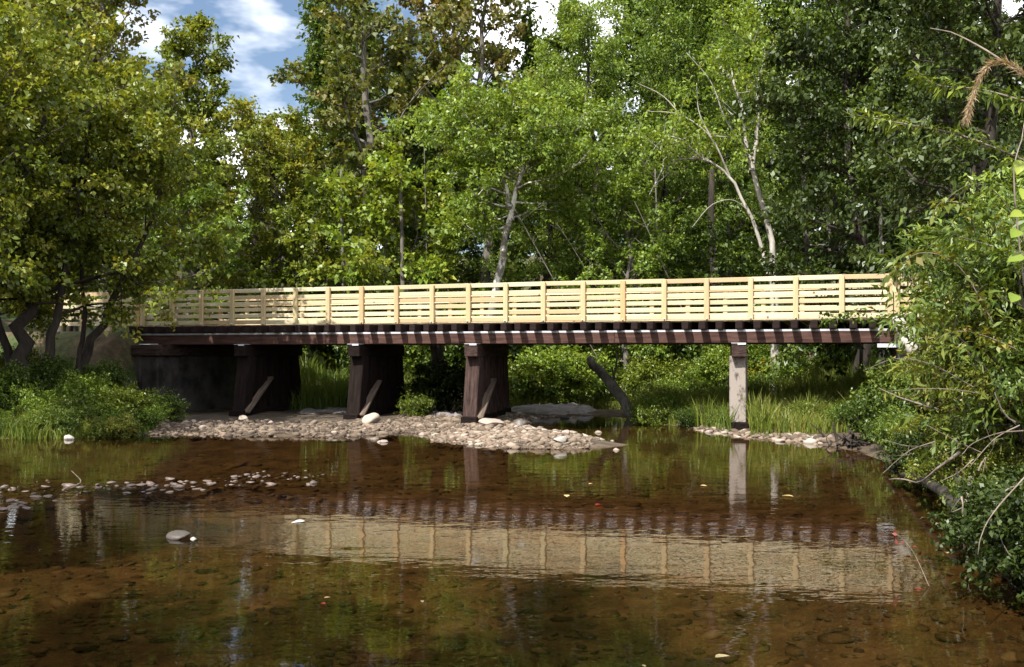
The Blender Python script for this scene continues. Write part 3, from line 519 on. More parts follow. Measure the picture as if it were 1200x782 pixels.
# far wood
far = []
rr = random.Random(5)
GAPL, GAPR = 205, 350
for row, (Y, step) in enumerate([(50, 4.6), (58, 5.0), (68, 6.0), (80, 7.0)]):
    X = -0.62 * Y
    while X < 0.66 * Y:
        x = X + rr.uniform(-1.2, 1.2); y = Y + rr.uniform(-3, 3); px = 600 + x / y * F
        if 150 < px < 385: s_ = (0.52, 0.56, 0.60, 0.66)[row]
        elif 640 < px < 690: s_ = 0.66
        elif 460 < px < 640: s_ = rr.uniform(0.85, 0.98)
        else: s_ = rr.uniform(1.0, 1.3)
        key = rr.choice(['wood', 'wood', 'maple_tall', 'locust'])
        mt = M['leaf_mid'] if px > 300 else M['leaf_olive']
        if px > 900: mt = M['leaf_shaded'] if rr.random() < 0.6 else M['leaf_mid']
        wh = 'beyond the left bank trees' if px < 150 else 'low under the sky gap' if px < 385 else 'behind the tall sparse trees' if px < 640 else 'behind the feathery trees' if px < 900 else 'behind the dark trees at the right'
        dp = ('first', 'second', 'third', 'furthest')[row]
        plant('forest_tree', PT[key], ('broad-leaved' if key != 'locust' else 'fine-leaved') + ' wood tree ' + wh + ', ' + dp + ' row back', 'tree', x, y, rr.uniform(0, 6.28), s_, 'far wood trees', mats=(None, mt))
        X += step
# trees on the left bank beside and behind the viewer: their shade falls on the near water
for x_, y_, s_, lab in ((-10.6, -3.5, 1.0, 'bank tree beside the viewer, shading the near water'), (-8.9, -5.6, 1.2, 'very tall bank tree behind the viewer on the left'), (-17.5, 20.6, 1.1, 'tall tree on the left bank outside the picture'), (-13.0, 2.0, 0.95, 'bank tree left of the viewer outside the picture')):
    plant('maple_tree', PT['maple_tall'], lab, 'tree', x_, y_, x_, s_, mats=(M['bark_dark'], M['leaf_olive']))
plant('bank_tree', lt, 'olive tree half cut by the left edge, nearest on the left bank', 'tree', -13.9, 23.4, 2.4, 1.12)
# thin bare and leaning stems seen over the railing
for k, (pa, pb, Y, r, lab) in enumerate([((650, 330), (605, 250), 34.5, 0.035, 'thin pale leaning stem just right of the white trunk, over the railing'), ((695, 330), (670, 290), 35, 0.03, 'short thin leaning stem over the middle of the railing'), ((785, 330), (762, 278), 34, 0.045, 'thin pale stem leaning left over the railing between the middle trees'), ((500, 300), (497, 195), 38, 0.05, 'thin straight pale stem showing between leaves left of the white trunk')]):
    A, B = at(*pa, Y), at(*pb, Y); gz = float(hgt(A[0], Y)); d = (B - A) / (B[2] - A[2]); base = A + d * (gz - 0.1 - A[2]); top = B + (B - A) * 0.8
    pts = spline([base - base, A - base, B - base + np.array([0.03, 0, 0]), top - base], 9); g = Geo(); r *= 0.7; g.tube(pts, np.linspace(r, r * 0.35, 9), 6)
    rng = np.random.default_rng(60 + k)
    for q in range(5):
        i = rng.integers(4, 8); a_ = rng.random() * 6.28; e = pts[i] + np.array([math.cos(a_), math.sin(a_), 0.7]) * rng.uniform(0.4, 0.9); g.tube([pts[i], (pts[i] + e) / 2 + rng.normal(0, .05, 3), e], [r * 0.4, r * 0.3, 0.006], 4)
    tag(obj('bare_sapling', g.mesh('bare_sapling', M['bark_grey']), None, base), lab.replace('stem', 'sapling'), 'sapling')

# ------------------------------------------------------------------ shrubs
def gen_shrub(seed, H, R, nst, per, size, ratio, mat, bark, n2=4, n3=4, droop=0.2, upn=0.9, twl=(0.2, 0.45), scatter=0.05):
    rng = np.random.default_rng(seed); st = []
    for k in range(nst):
        a = k * 2.4 + rng.normal(0, 0.3); rr_ = R * math.sqrt((k + 0.5) / nst); h = H * (1 - 0.45 * (rr_ / R) ** 2) * (0.75 + 0.4 * rng.random())
        c, s = math.cos(a), math.sin(a); st.append((np.array([(c * rr_ * 0.15, s * rr_ * 0.15, -0.1), (c * rr_ * 0.5, s * rr_ * 0.5, h * 0.5), (c * rr_ * 0.85, s * rr_ * 0.85, h * 0.85), (c * rr_ * 1.1, s * rr_ * 1.1, h)]), 0.018 + 0.004 * H))
    return gen_tree(seed, st, R * 0.5, 0.18, nst * 5, n2, n3, per, size, ratio, mat, bark, (0.0, 0.8), droop, 'vase', twl, 0.05, 4, scatter, upn, 0.5)
SH = {'stem': ('stem', 'foliage')}
PS = {}
PS['bush'] = gen_shrub(41, 1.5, 1.0, 11, 12, 0.10, 0.6, M['leaf_green'], M['bark_dark'])
PS['big'] = gen_shrub(42, 1.9, 1.1, 9, 9, 0.20, 0.8, M['leaf_yellow'], M['bark_dark'], 3, 3, 0.3, 1.1)
PS['weed'] = gen_shrub(43, 0.9, 0.8, 14, 11, 0.085, 0.45, M['leaf_green'], M['bark_dark'], 3, 3)
PS['willow'] = gen_shrub(44, 2.4, 1.3, 15, 18, 0.105, 0.27, M['leaf_rust'], M['bark_dark'], 4, 4, 0.35, 0.6, (0.3, 0.6))
PS['broad'] = gen_shrub(45, 1.6, 1.1, 13, 14, 0.075, 0.55, M['leaf_rust'], M['bark_dark'], 4, 4, 0.25, 0.8)
def shrub(kind, label, x, y, rz, scale, mat=None, group=None, z=None, sz=None):
    return plant('shrub', PS[kind], label, 'shrub', x, y, rz, scale, group, z, ('stem', 'foliage'), sz, (None, mat))
# behind the bridge
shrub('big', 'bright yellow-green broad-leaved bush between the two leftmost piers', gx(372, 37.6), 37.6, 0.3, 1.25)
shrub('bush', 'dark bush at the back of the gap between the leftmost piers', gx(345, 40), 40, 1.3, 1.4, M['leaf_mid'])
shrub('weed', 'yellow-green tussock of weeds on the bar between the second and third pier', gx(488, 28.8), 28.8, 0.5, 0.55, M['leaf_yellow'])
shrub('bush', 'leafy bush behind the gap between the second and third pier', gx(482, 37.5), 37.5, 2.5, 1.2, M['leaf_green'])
shrub('bush', 'dark bush by the reddish trunk left of the third pier', gx(522, 31), 31, 0.5, 0.85, M['leaf_shaded'])
for k, (px, Y, s_, kind, mt, lab) in enumerate([(612, 33.2, 1.25, 'weed', 'leaf_yellow', 'yellow-green weedy bush just right of the third pier'), (640, 33.4, 1.05, 'bush', 'leaf_green', 'leafy green bush above the grey ledge'), (672, 33.4, 1.05, 'bush', 'leaf_green', 'rounded green bush left of the leaning log'), (705, 35.5, 0.9, 'bush', 'leaf_mid', 'dim bush behind the foot of the leaning log'), (752, 33.5, 1.0, 'weed', 'leaf_yellow', 'small green bush on the bank right of the leaning log'), (778, 27.3, 0.45, 'bush', 'leaf_green', 'low green bush at the edge of the pool'), (800, 34, 1.0, 'weed', 'leaf_yellow', 'yellowish weeds on the bank left of the grey pier'), (925, 31.5, 0.9, 'weed', 'leaf_green', 'weedy clump on the grassy bank right of the pale trunk')]):
    shrub(kind, lab, gx(px, Y), Y, k * 1.1, s_, M[mt])
for k in range(26):
    Y = rr.uniform(36, 43); px = rr.uniform(330, 1010)
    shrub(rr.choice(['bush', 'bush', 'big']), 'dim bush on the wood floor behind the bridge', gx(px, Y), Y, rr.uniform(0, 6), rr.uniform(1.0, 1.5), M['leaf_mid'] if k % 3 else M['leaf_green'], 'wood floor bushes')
for k in range(34):
    px = rr.uniform(745, 1000); Y = rr.uniform(31.5, 34.5) if k % 2 else (27.6 - (px - 745) * 0.0155 + rr.uniform(-0.4, 0.5))
    if 880 < px < 935 and Y < 33.2: continue
    shrub(rr.choice(['weed', 'weed', 'bush']), 'small weedy clump in the grass behind the grey pier', gx(px, Y), Y, rr.uniform(0, 6), rr.uniform(0.55, 0.85) if k % 2 else rr.uniform(0.35, 0.6), M[rr.choice(['leaf_yellow', 'leaf_green', 'leaf_green', 'leaf_yellow'])], 'bank weeds')
# left bank
for k, (px, Y, s_, kind, mt, lab) in enumerate([(10, 24.4, 0.6, 'bush', 'leaf_mid', 'dark bush at the left edge of the left bank'), (45, 23.9, 0.65, 'weed', 'leaf_green', 'green weeds on the left bank close to the water'), (78, 23.6, 0.62, 'weed', 'leaf_yellow', 'yellowish weeds just left of the pale stone on the left bank'), (98, 24.6, 0.6, 'bush', 'leaf_green', 'leafy bush on the middle of the left bank'), (122, 24.0, 0.6, 'weed', 'leaf_green', 'low weeds by the waterline right of the pale stone'), (146, 24.2, 0.55, 'bush', 'leaf_yellow', 'small bright bush at the right tip of the left bank'), (170, 25.4, 0.62, 'weed', 'leaf_green', 'trailing weeds between the left bank and the gravel bar'), (60, 25.6, 0.5, 'bush', 'leaf_mid', 'dark bush below the left bank trunks'), (125, 26.6, 0.5, 'bush', 'leaf_mid', 'dark bush in front of the abutment wing'), (195, 26.6, 0.6, 'weed', 'leaf_mid', 'dim weeds at the foot of the abutment wall'), (20, 26.5, 0.5, 'bush', 'leaf_olive', 'olive bush beside the trunk on the left bank'), (-25, 23.5, 0.65, 'bush', 'leaf_green', 'green bush cut by the left edge of the frame')]):
    shrub(kind, lab, gx(px, Y), Y, k * 1.7, s_, M[mt])
for k in range(16):
    px = rr.uniform(-5, 178); Y = rr.uniform(22.7, 23.7) + max(0, px - 120) * 0.012
    shrub(rr.choice(['weed', 'weed', 'bush']), 'low weeds along the waterline of the left bank', gx(px, Y), Y, rr.uniform(0, 6), rr.uniform(0.25, 0.48), M[rr.choice(['leaf_green', 'leaf_mid', 'leaf_yellow', 'leaf_rust'])], 'waterline weeds')
for k in range(12):
    px = rr.uniform(790, 1000); Y = 26.0 - (px - 790) * 0.0145 + rr.uniform(-0.2, 0.3)
    shrub('weed', 'low weeds at the edge of the grass by the grey pier shore', gx(px, Y), Y, rr.uniform(0, 6), rr.uniform(0.25, 0.42), M[rr.choice(['leaf_green', 'leaf_mid', 'leaf_yellow'])], 'shore weeds')
# right bank
RB = [(1232, 12.5, 1.0, 'willow', None, 'tall narrow-leaved shrub with browning leaves at the right edge'), (1205, 14.5, 0.9, 'broad', 'leaf_green', 'green shrub in the middle of the right bank'), (1210, 17.0, 0.85, 'willow', None, 'narrow-leaved shrub below the right end of the railing'), (1135, 19.5, 0.75, 'bush', 'leaf_green', 'green shrub under the right end of the bridge'), (1058, 21.2, 0.75, 'bush', 'leaf_mid', 'dark shrub by the pool under the last span'), (1005, 22.8, 0.6, 'weed', 'leaf_mid', 'low dark shrub at the water right of the grey pier'), (1222, 13.2, 1.1, 'broad', 'leaf_rust', 'bright yellow-tinted shrub at the right edge'), (1240, 12.0, 1.2, 'willow', 'leaf_mid', 'tall narrow-leaved shrub behind the bright one at the right edge'), (1215, 18.5, 1.05, 'broad', 'leaf_rust', 'browning shrub behind the right bank shrubs'), (1240, 15.5, 1.2, 'willow', 'leaf_green', 'tall browning narrow-leaved shrub at the back of the right bank'), (1110, 14.0, 0.5, 'weed', 'leaf_mid', 'low dark weeds overhanging the right shore'), (1150, 11.2, 0.45, 'weed', 'leaf_mid', 'dark weeds drooping over the near right shore'), (1198, 9.4, 0.5, 'bush', 'leaf_shaded', 'dark bush over the water at the right edge'), (1225, 8.2, 0.55, 'bush', 'leaf_shaded', 'darkest bush low in the right corner over the water'), (1035, 20.0, 0.55, 'bush', 'leaf_mid', 'dark low bush above the tangled roots at the right shore'), (1062, 18.2, 0.55, 'weed', 'leaf_green', 'green weeds trailing down the right bank near the roots'), (1048, 18.9, 0.5, 'weed', 'leaf_mid', 'dim weeds hiding the muddy right shore beside the roots'), (1072, 16.2, 0.5, 'weed', 'leaf_mid', 'dim weeds over the right shore above the driftwood'), (1090, 14.7, 0.45, 'bush', 'leaf_shaded', 'small dark bush at the bend of the right shore'), (1092, 16.6, 0.6, 'weed', 'leaf_rust', 'low straw-tinted weeds on the right bank below the long stalk'), (1135, 12.6, 0.5, 'broad', 'leaf_rust', 'small browning shrub leaning out over the right shore')]
for k, (px, Y, s_, kind, mt, lab) in enumerate(RB):
    shrub(kind, lab, gx(px, Y), Y, k * 2.1, s_, M[mt] if mt else None)

# ------------------------------------------------------------------ grass, flowers
def grass(name, n, region, hmin, hmax, mat, label, cat, seed, wd=0.012, edge=0.1):
    rng = np.random.default_rng(seed); x, y = region(rng, n); d = sdist(x, y); pxx = 600 + F * x / y; k = (d > edge) & ~((y < 25.2) & (np.abs(pxx - 868) < 11)) & ~((y > 29) & (y < 32.2) & (np.abs(pxx - 908) < 9)); x, y = x[k], y[k]; z = hgt(x, y); n = len(x)
    h = rng.uniform(hmin, hmax, n) * (0.25 + 1.3 * vnoise(x, y, 0.7, 5)); a = rng.random(n) * 6.28; la = rng.random(n) * 6.28; ln = h * rng.uniform(0.1, 0.6, n)
    P = np.stack([x, y, z - 0.02], -1); S = np.stack([np.cos(a), np.sin(a), 0 * a], -1) * (wd * rng.uniform(0.7, 1.6, n))[:, None]; Ld = np.stack([np.cos(la), np.sin(la), 0 * a], -1)
    m = P + Ld * (ln * 0.3)[:, None] + np.array([0, 0, 1.0]) * (h * 0.6)[:, None]; t = P + Ld * ln[:, None] + np.array([0, 0, 1.0]) * h[:, None]
    V = np.stack([P - S, P + S, m + S * 0.7, m - S * 0.7, t], 1).reshape(-1, 3); b = np.arange(n)[:, None] * 5
    Q = b + np.array([[0, 1, 2, 3]]); T = b + np.array([[3, 2, 4]])
    tone = np.clip(rng.random(n) * 0.7 + 0.5 * (vnoise(x, y, 1.5, 8) - 0.2), 0, 1)
    return stuff(obj(name, mesh(name, V, [Q, T], mat, np.concatenate([tone, tone]))), label, cat)
def reg_px(p0, p1, y0, y1):
    def f(rng, n): Y = rng.uniform(y0, y1, n); px = rng.uniform(p0, p1, n); return (px - 600) / F * Y, Y
    return f
grass('bank_grass', 36000, reg_px(735, 1060, 22.5, 35), 0.25, 0.75, M['grass'], 'green grass covering the bank behind the grey pier', 'grass', 71)
grass('bar_grass', 16000, reg_px(325, 530, 31.5, 41), 0.3, 0.8, M['grass'], 'tall grass behind the gravel bar between the piers', 'grass', 72)
grass('ledge_grass', 7000, reg_px(590, 735, 32.5, 37), 0.2, 0.4, M['grass'], 'grass and weeds above the grey ledge', 'grass', 73)
grass('left_grass', 14000, reg_px(-30, 175, 22.0, 27), 0.12, 0.4, M['grass'], 'grass among the weeds on the left bank', 'grass', 74, 0.012, -0.1)
rng = np.random.default_rng(77); n = 240; Yf = rng.uniform(31.5, 34, n); px = np.where(rng.random(n) < 0.6, rng.normal(885, 28, n), rng.uniform(790, 960, n)); xf = (px - 600) / F * Yf; zf = hgt(xf, Yf) + rng.uniform(0.6, 1.1, n)
ang = rng.random((n, 6)) * 0.5 + np.arange(6) * 1.047
P = np.repeat(np.stack([xf, Yf, zf], -1), 6, 0); A = np.stack([np.cos(ang).ravel(), np.sin(ang).ravel(), np.full(n * 6, 0.25)], -1)
V, Q = leaves(P, A, np.tile([0, 0, 1.0], (n * 6, 1)) + rng.normal(0, .2, (n * 6, 3)), 0.045, 0.5, rng)
stuff(obj('wildflowers', mesh('wildflowers', V, [Q], M['flower'], rng.random(n * 6))), 'scattered small yellow flowers in the grass by the pale trunk', 'flowers')

# ------------------------------------------------------------------ stones
import bmesh
def ico(sub):
    bm = bmesh.new(); bmesh.ops.create_icosphere(bm, subdivisions=sub, radius=1.0); V = np.array([v.co[:] for v in bm.verts]); Fc = np.array([[v.index for v in f.verts] for f in bm.faces]); bm.free(); return V, Fc
I1, I2, I3 = ico(1), ico(2), ico(3)
def stonefield(name, x, y, z, size, mat, rng, label, cat, flat=0.55, base=I1, tone=None):
    V0, F0 = base; n = len(x); m = len(V0)
    sc3 = size[:, None] * np.stack([rng.uniform(0.8, 1.4, n), rng.uniform(0.6, 1.1, n), flat * rng.uniform(0.6, 1.2, n)], -1)
    a = rng.random(n) * 6.28; c, s = np.cos(a), np.sin(a)
    V = V0[None] * (1 + rng.normal(0, 0.13, (n, m, 1))) * sc3[:, None]
    X = V[..., 0] * c[:, None] - V[..., 1] * s[:, None]; Yv = V[..., 0] * s[:, None] + V[..., 1] * c[:, None]
    tl = rng.normal(0, 0.2, (n, 1)); Z = V[..., 2] + X * tl
    W = np.stack([X + x[:, None], Yv + y[:, None], Z + z[:, None]], -1).reshape(-1, 3); Fc = (np.arange(n)[:, None, None] * m + F0[None]).reshape(-1, 3)
    tn = np.repeat(rng.random(n) if tone is None else tone, len(F0))
    o = obj(name, mesh(name, W, [Fc], mat, tn, True)); return stuff(o, label, cat)
rng = np.random.default_rng(81)
def sample(n, x0, x1, y0, y1, cond):
    X, Y = [], []; tot = 0
    while tot < n:
        x = rng.uniform(x0, x1, n); y = rng.uniform(y0, y1, n); k = cond(x, y); X.append(x[k]); Y.append(y[k]); tot += k.sum()
    return np.concatenate(X)[:n], np.concatenate(Y)[:n]
def barcond(x, y): d = sdist(x, y); s = x * CA - (y - OY) * SA; return (d > -0.25 * rng.random(x.shape)) & (s > -10.3) & (s < 3.5) & (y < 30) & (d < 1.3 + rng.random(x.shape) * 2.5) & (x > -9.3) & (x < 2.7)
x, y = sample(17000, -9.6, 2.8, 19, 30, barcond); sz = rng.lognormal(math.log(0.020), 0.8, len(x)).clip(0.008, 0.13)
tn = np.clip(rng.random(len(x)) * 0.75 + 0.22 * sstep(-3.5, -0.5, x) + 0.35 * (vnoise(x, y, 0.9, 6) - 0.6), 0, 1)
stonefield('gravel', x, y, np.maximum(hgt(x, y), -0.06) + sz * 0.1, sz, M['gravel'], rng, 'pale pebbles and small stones of the gravel bar under the bridge', 'gravel', 0.5, I1, tn)
x, y = sample(700, 4.2, 8.0, 21, 25.5, lambda x, y: np.abs(sdist(x, y) - 0.15) < 0.35); sz = rng.lognormal(math.log(0.05), 0.5, len(x)).clip(0.02, 0.13)
stonefield('shore_gravel', x, y, np.maximum(hgt(x, y), -0.05) + sz * 0.15, sz, M['gravel'], rng, 'stones along the waterline at the foot of the grey pier', 'gravel')
x, y = sample(9000, -13, 7, 4.5, 21, lambda x, y: (sdist(x, y) < -0.1) & (rng.random(x.shape) < (8.0 / y))); sz = rng.lognormal(math.log(0.042), 0.5, len(x)).clip(0.02, 0.15)
stonefield('bed_stones', x, y, hgt(x, y) + sz * 0.02, sz, M['bed_stone'], rng, 'brown stones on the stream bed under the shallow water', 'stones', 0.25)
x, y = sample(520, -9.5, -3.0, 11.8, 17.5, lambda x, y: np.abs(y - 14.6 - (x + 6) * 0.34 + 0.25 * np.sin(x * 2.1)) < 0.15 + 1.1 * rng.random(x.shape) ** 3); sz = rng.lognormal(math.log(0.034), 0.55, len(x)).clip(0.015, 0.11)
stonefield('riffle_gravel', x, y, np.full(len(x), -0.018) + rng.normal(0, 0.012, len(x)), sz, M['rock_wet'], rng, 'small stones breaking the surface in a line at the left', 'gravel', 0.35)
def rockmesh(name, seed, mat, flat=0.6, sub=I3, rough=0.16, cuts=16):
    V0, F0 = sub; r = np.random.default_rng(seed); V = V0.copy()
    for k in range(cuts):                               # chip flat facets off a ball
        n_ = nrm(r.normal(0, 1, 3)); dd = r.uniform(0.38, 0.78); pr = V @ n_; V = V - np.outer(np.maximum(pr - dd, 0) * 0.92, n_)
    V = V * (1 + r.normal(0, rough * 0.12, (len(V), 1))) * np.array([r.uniform(0.9, 1.25), r.uniform(0.7, 1.0), flat * r.uniform(0.85, 1.15)])
    return mesh(name, V, [F0], mat, None, True)
RW = [rockmesh('rock', s, M['rock_wet'], 0.4, I2) for s in range(111, 116)]
RK = [rockmesh('rock', s, M['rock'], 0.55, I2) for s in range(101, 107)]
def rock(px, py, size, label, me=None, group=None, sink=0.25, rz=0.0, Y=None, sq=1.0):
    Yv = Y if Y else EYE * F / (py - HZ); X = gx(px, Yv); z = max(float(hgt(X, Yv)), -0.02) + size * (0.5 - sink)
    o = obj('rock', me or RK[(int(px) * 7 + int(py)) % 6], None, (X, Yv, z), (0.0, 0.0, rz or px * 0.37)); o.scale = (size, size, size * sq)
    return tag(o, label, 'rock', group)
rock(436, 490, 0.30, 'pointed tan boulder at the foot of the second pier', rockmesh('rock', 7, M['rock'], 1.0), Y=26.3)
rock(657, 522, 0.21, 'white block-like stone on the right part of the gravel bar', rockmesh('rock', 8, M['rock_white'], 0.7), Y=20.6)
rock(664, 512, 0.13, 'small reddish stone behind the white one on the gravel bar', rockmesh('rock', 9, M['rock'], 0.8), Y=22.0)
rock(210, 630, 0.155, 'rounded dark wet rock alone in the left foreground water', rockmesh('rock', 10, M['rock_dark'], 0.42, I3, 0.1, 4), sink=0.3)
rock(226, 632, 0.06, 'tiny pale stone touching the dark wet rock', rockmesh('rock', 11, M['rock_white'], 0.6), sink=0.2)
rock(82, 509, 0.20, 'pale stone at the waterline of the left bank', rockmesh('rock', 12, M['rock_white'], 0.4), Y=22.3)
rock(350, 612, 0.09, 'thin pale flat stone alone in the water left of the railing reflection', rockmesh('rock', 13, M['rock_white'], 0.3), sink=0.2)
rock(578, 492, 0.34, 'broad pale rock at the base of the third pier', rockmesh('rock', 14, M['rock'], 0.6), Y=25.3)
rock(612, 494, 0.34, 'dark flat rock right of the third pier base', rockmesh('rock', 15, M['rock_dark'], 0.45), Y=26.2)
rock(662, 489, 0.20, 'small dark rock in front of the grey ledge', rockmesh('rock', 16, M['rock_dark'], 0.5), Y=29.4)
rock(284, 490, 0.22, 'pale rock leaning on the base of the first pier', rockmesh('rock', 17, M['rock'], 0.5), Y=27.2)
rr2 = random.Random(9)
for k in range(34):
    px = rr2.uniform(170, 725); t = (px - 170) / 555; py = 509 + 16 * t + rr2.uniform(-18, 3)
    rock(px, py, rr2.uniform(0.09, 0.17), 'tan stone lying on the gravel bar', None, 'gravel bar stones', 0.3)
for k in range(32):
    px = rr2.choice([rr2.uniform(2, 60), rr2.uniform(2, 60), rr2.uniform(60, 300)]); py = 592 - (px / 300) * 34 + rr2.uniform(-5, 9)
    rock(px, py, rr2.uniform(0.05, 0.13), 'low wet stone in the line of stones at the left', RW[k % 5], 'riffle stones', 0.25, sq=0.6)
for k in range(9): rock(830 + k * 11 + rr2.uniform(-4, 4), 506 + k * 1.3 + rr2.uniform(-3, 2), rr2.uniform(0.09, 0.17), 'pale stone along the shore at the grey pier', None, 'pier shore stones', 0.3)
# ledges behind the bar
def slab(px0, px1, Y, dep, z0, z1, label, seed):
    x0, x1 = gx(px0, Y), gx(px1, Y); r = np.random.default_rng(seed); nx_, ny_ = 26, 9; u, v = np.meshgrid(np.linspace(0, 1, nx_), np.linspace(0, 1, ny_))
    X = (u - 0.5) * (x1 - x0); Yl = v * dep + 0.25 * np.sin(u * 5 + seed); env = np.minimum(1, 6 * np.minimum(u, 1 - u))
    Z = z0 - 0.2 + (z1 - z0 + 0.2) * np.minimum(1, v * 1.3 + 0.25 * (v > 0)) * env ** 0.6 + (np.round(vnoise(X * 1.5 + seed, Yl * 4, 0.6, 4) * 3) / 3 - 0.5) * 0.13 + r.normal(0, 0.014, X.shape)
    Z[0] = -0.5; Z[-1] -= 0.6; Z[:, 0] = -0.5; Z[:, -1] = -0.5
    i_ = np.arange(nx_ * ny_).reshape(ny_, nx_); Qs = np.stack([i_[:-1, :-1], i_[:-1, 1:], i_[1:, 1:], i_[1:, :-1]], -1).reshape(-1, 4)
    return tag(obj('rock_ledge', mesh('rock_ledge', np.stack([X, Yl, Z], -1).reshape(-1, 3), [Qs], M['ledge']), None, ((x0 + x1) / 2, Y, 0)), label, 'ledge')
slab(588, 712, 30.2, 2.6, 0.05, 0.24, 'sloping grey rock ledge behind the pool right of the third pier', 3)
slab(336, 412, 29.2, 1.6, 0.10, 0.22, 'grey rock ledge between the two leftmost piers', 5)
slab(492, 545, 28.0, 1.2, 0.08, 0.18, 'pale rock shelf left of the third pier', 6)

# ------------------------------------------------------------------ logs, trunks, roots, floating leaves
def log(name, pts, r0, r1, mat, label, cat, extra=(), seed=0, sides=9):
    pts = np.asarray(pts, float); o0 = pts[0].copy(); P = spline(pts - o0, 12); rng = np.random.default_rng(seed); P[1:] += rng.normal(0, r0 * 0.12, (11, 3)); g = Geo(); g.tube(P, np.linspace(r0, r1, 12) * (1 + rng.normal(0, 0.06, 12)), sides)
    for e in extra: g.tube(spline(np.asarray(e[0]) - o0, 7), np.linspace(e[1], e[1] * 0.3, 7), 5)
    return tag(obj(name, g.mesh(name, mat), None, o0), label, cat)
log('fallen_log', [at(744, 492, 29.0), at(736, 478, 29.2), at(718, 452, 29.8), at(700, 432, 30.3), at(690, 420, 30.6)], 0.19, 0.13, M['bark_grey'], 'thick leaning grey log rising from the pool edge under the bridge', 'log', [([at(716, 450, 29.8), at(722, 430, 29.8), at(724, 405, 29.9)], 0.05)], 1)
log('vine_trunk', [at(517, 492, 31.5), at(516, 460, 31.5), at(514, 430, 31.5), at(511, 400, 31.6), at(509, 365, 31.7)], 0.28, 0.16, M['bark_grey'], 'thick vine-wrapped trunk standing between the second and third pier', 'trunk', [([at(520, 490, 31.2), at(524, 450, 31.2), at(510, 420, 31.2), at(516, 390, 31.2)], 0.05), ([at(508, 490, 31.2), at(506, 450, 31.2), at(521, 425, 31.2), at(508, 385, 31.2)], 0.04)], 2)
for k, (px, Y, r, lab) in enumerate([(745, 36, 0.09, 'thin dark trunk seen under the bridge right of the leaning log'), (840, 38, 0.22, 'thick dark trunk seen under the bridge just left of the grey pier'), (950, 34.5, 0.15, 'dark trunk under the bridge right of the pale forked tree'), (405, 37.5, 0.10, 'dark trunk under the bridge by the second pier'), (475, 37, 0.12, 'dark trunk between the second pier and the vine-wrapped trunk'), (775, 37, 0.06, 'thin pale trunk under the bridge midway to the grey pier')]):
    X = gx(px, Y); z = float(hgt(X, Y)); log('tree_trunk', [(X, Y, z - 0.2), (X + 0.05, Y, z + 1.5), (X - 0.1, Y, z + 4), (X - 0.2, Y + 0.2, z + 8)], r, r * 0.5, M['bark_grey'] if k != 1 else M['bark_dark'], lab, 'trunk', (), k)
log('stump_stick', [at(820, 507, 25.6), at(821, 492, 25.6), at(823, 476, 25.6)], 0.05, 0.03, M['bark_dark'], 'short dark upright stick at the pool edge left of the grey pier', 'stick', (), 5)
log('pale_log', [at(1050, 372, 22.6), at(1060, 390, 22.2), at(1072, 411, 21.7)], 0.13, 0.17, M['bark_pale'], 'short pale leaning log below the right end post of the railing', 'log', (), 6)
log('shore_log', [at(832, 508, 25.0), at(868, 511, 24.0), at(925, 517, 22.4)], 0.08, 0.05, M['bark_pale'], 'pale driftwood pole lying along the shore at the grey pier', 'log', (), 7)
log('bare_branch', [at(60, 585, 14.0), at(78, 572, 14.2), at(95, 565, 14.5), at(84, 552, 14.8)], 0.012, 0.004, M['twig_grey'], 'thin twig sticking out of the water at the left', 'twig', (), 8, 4)
# right bank roots and dead branches
for k, (pts, r, lab) in enumerate([([at(1200, 568, 8.5), at(1178, 575, 8.3), at(1168, 600, 8.2), at(1176, 640, 8.1), at(1196, 662, 8.1)], 0.008, 'bare looping vine at the right edge over the dark water'),
        ([at(1200, 505, 9.0), at(1170, 508, 9.3), at(1140, 520, 9.6), at(1128, 532, 9.6)], 0.008, 'pale bare branch poking from the right edge shrubs'),
        ([at(1138, 560, 10.6), at(1132, 590, 10.4), at(1134, 615, 10.3), at(1131, 640, 10.2)], 0.03, 'pale dead root hanging into the water at the right shore'),
        ([at(1125, 530, 11.5), at(1100, 548, 11.6), at(1078, 565, 12.0), at(1060, 562, 12.2), at(1042, 562, 12.4)], 0.018, 'pale driftwood branch reaching out from the right shore'),
        ([at(1100, 480, 15.0), at(1060, 468, 15.5), at(1030, 455, 16.0)], 0.018, 'long straw-coloured stalk leaning left out of the right bank shrubs'),
        ([at(1130, 600, 10.6), at(1100, 575, 12.0), at(1075, 560, 13.6), at(1040, 550, 16.0)], 0.085, 'dark waterlogged trunk lying along the right shore'),
        ([at(1200, 90, 6.8), at(1160, 62, 7.0), at(1120, 40, 7.2), at(1090, 33, 7.4)], 0.008, 'bare pale twig crossing the top right corner'),
        ([at(1200, 560, 7.6), at(1165, 600, 7.5), at(1150, 628, 7.4), at(1146, 650, 7.4)], 0.006, 'thin bare branch curving down to the water at the right edge'),
        ([at(1200, 335, 6.6), at(1188, 210, 6.6), at(1198, 160, 6.7), at(1204, 120, 6.8)], 0.006, 'upright straw-coloured stalk at the right edge under the plume')]):
    log('root' if 'root' in lab else 'bare_branch', pts, r, r * 0.4, M['bark_dark'] if k == 5 else M['twig_grey'], lab, 'branch', (), 20 + k, 6)
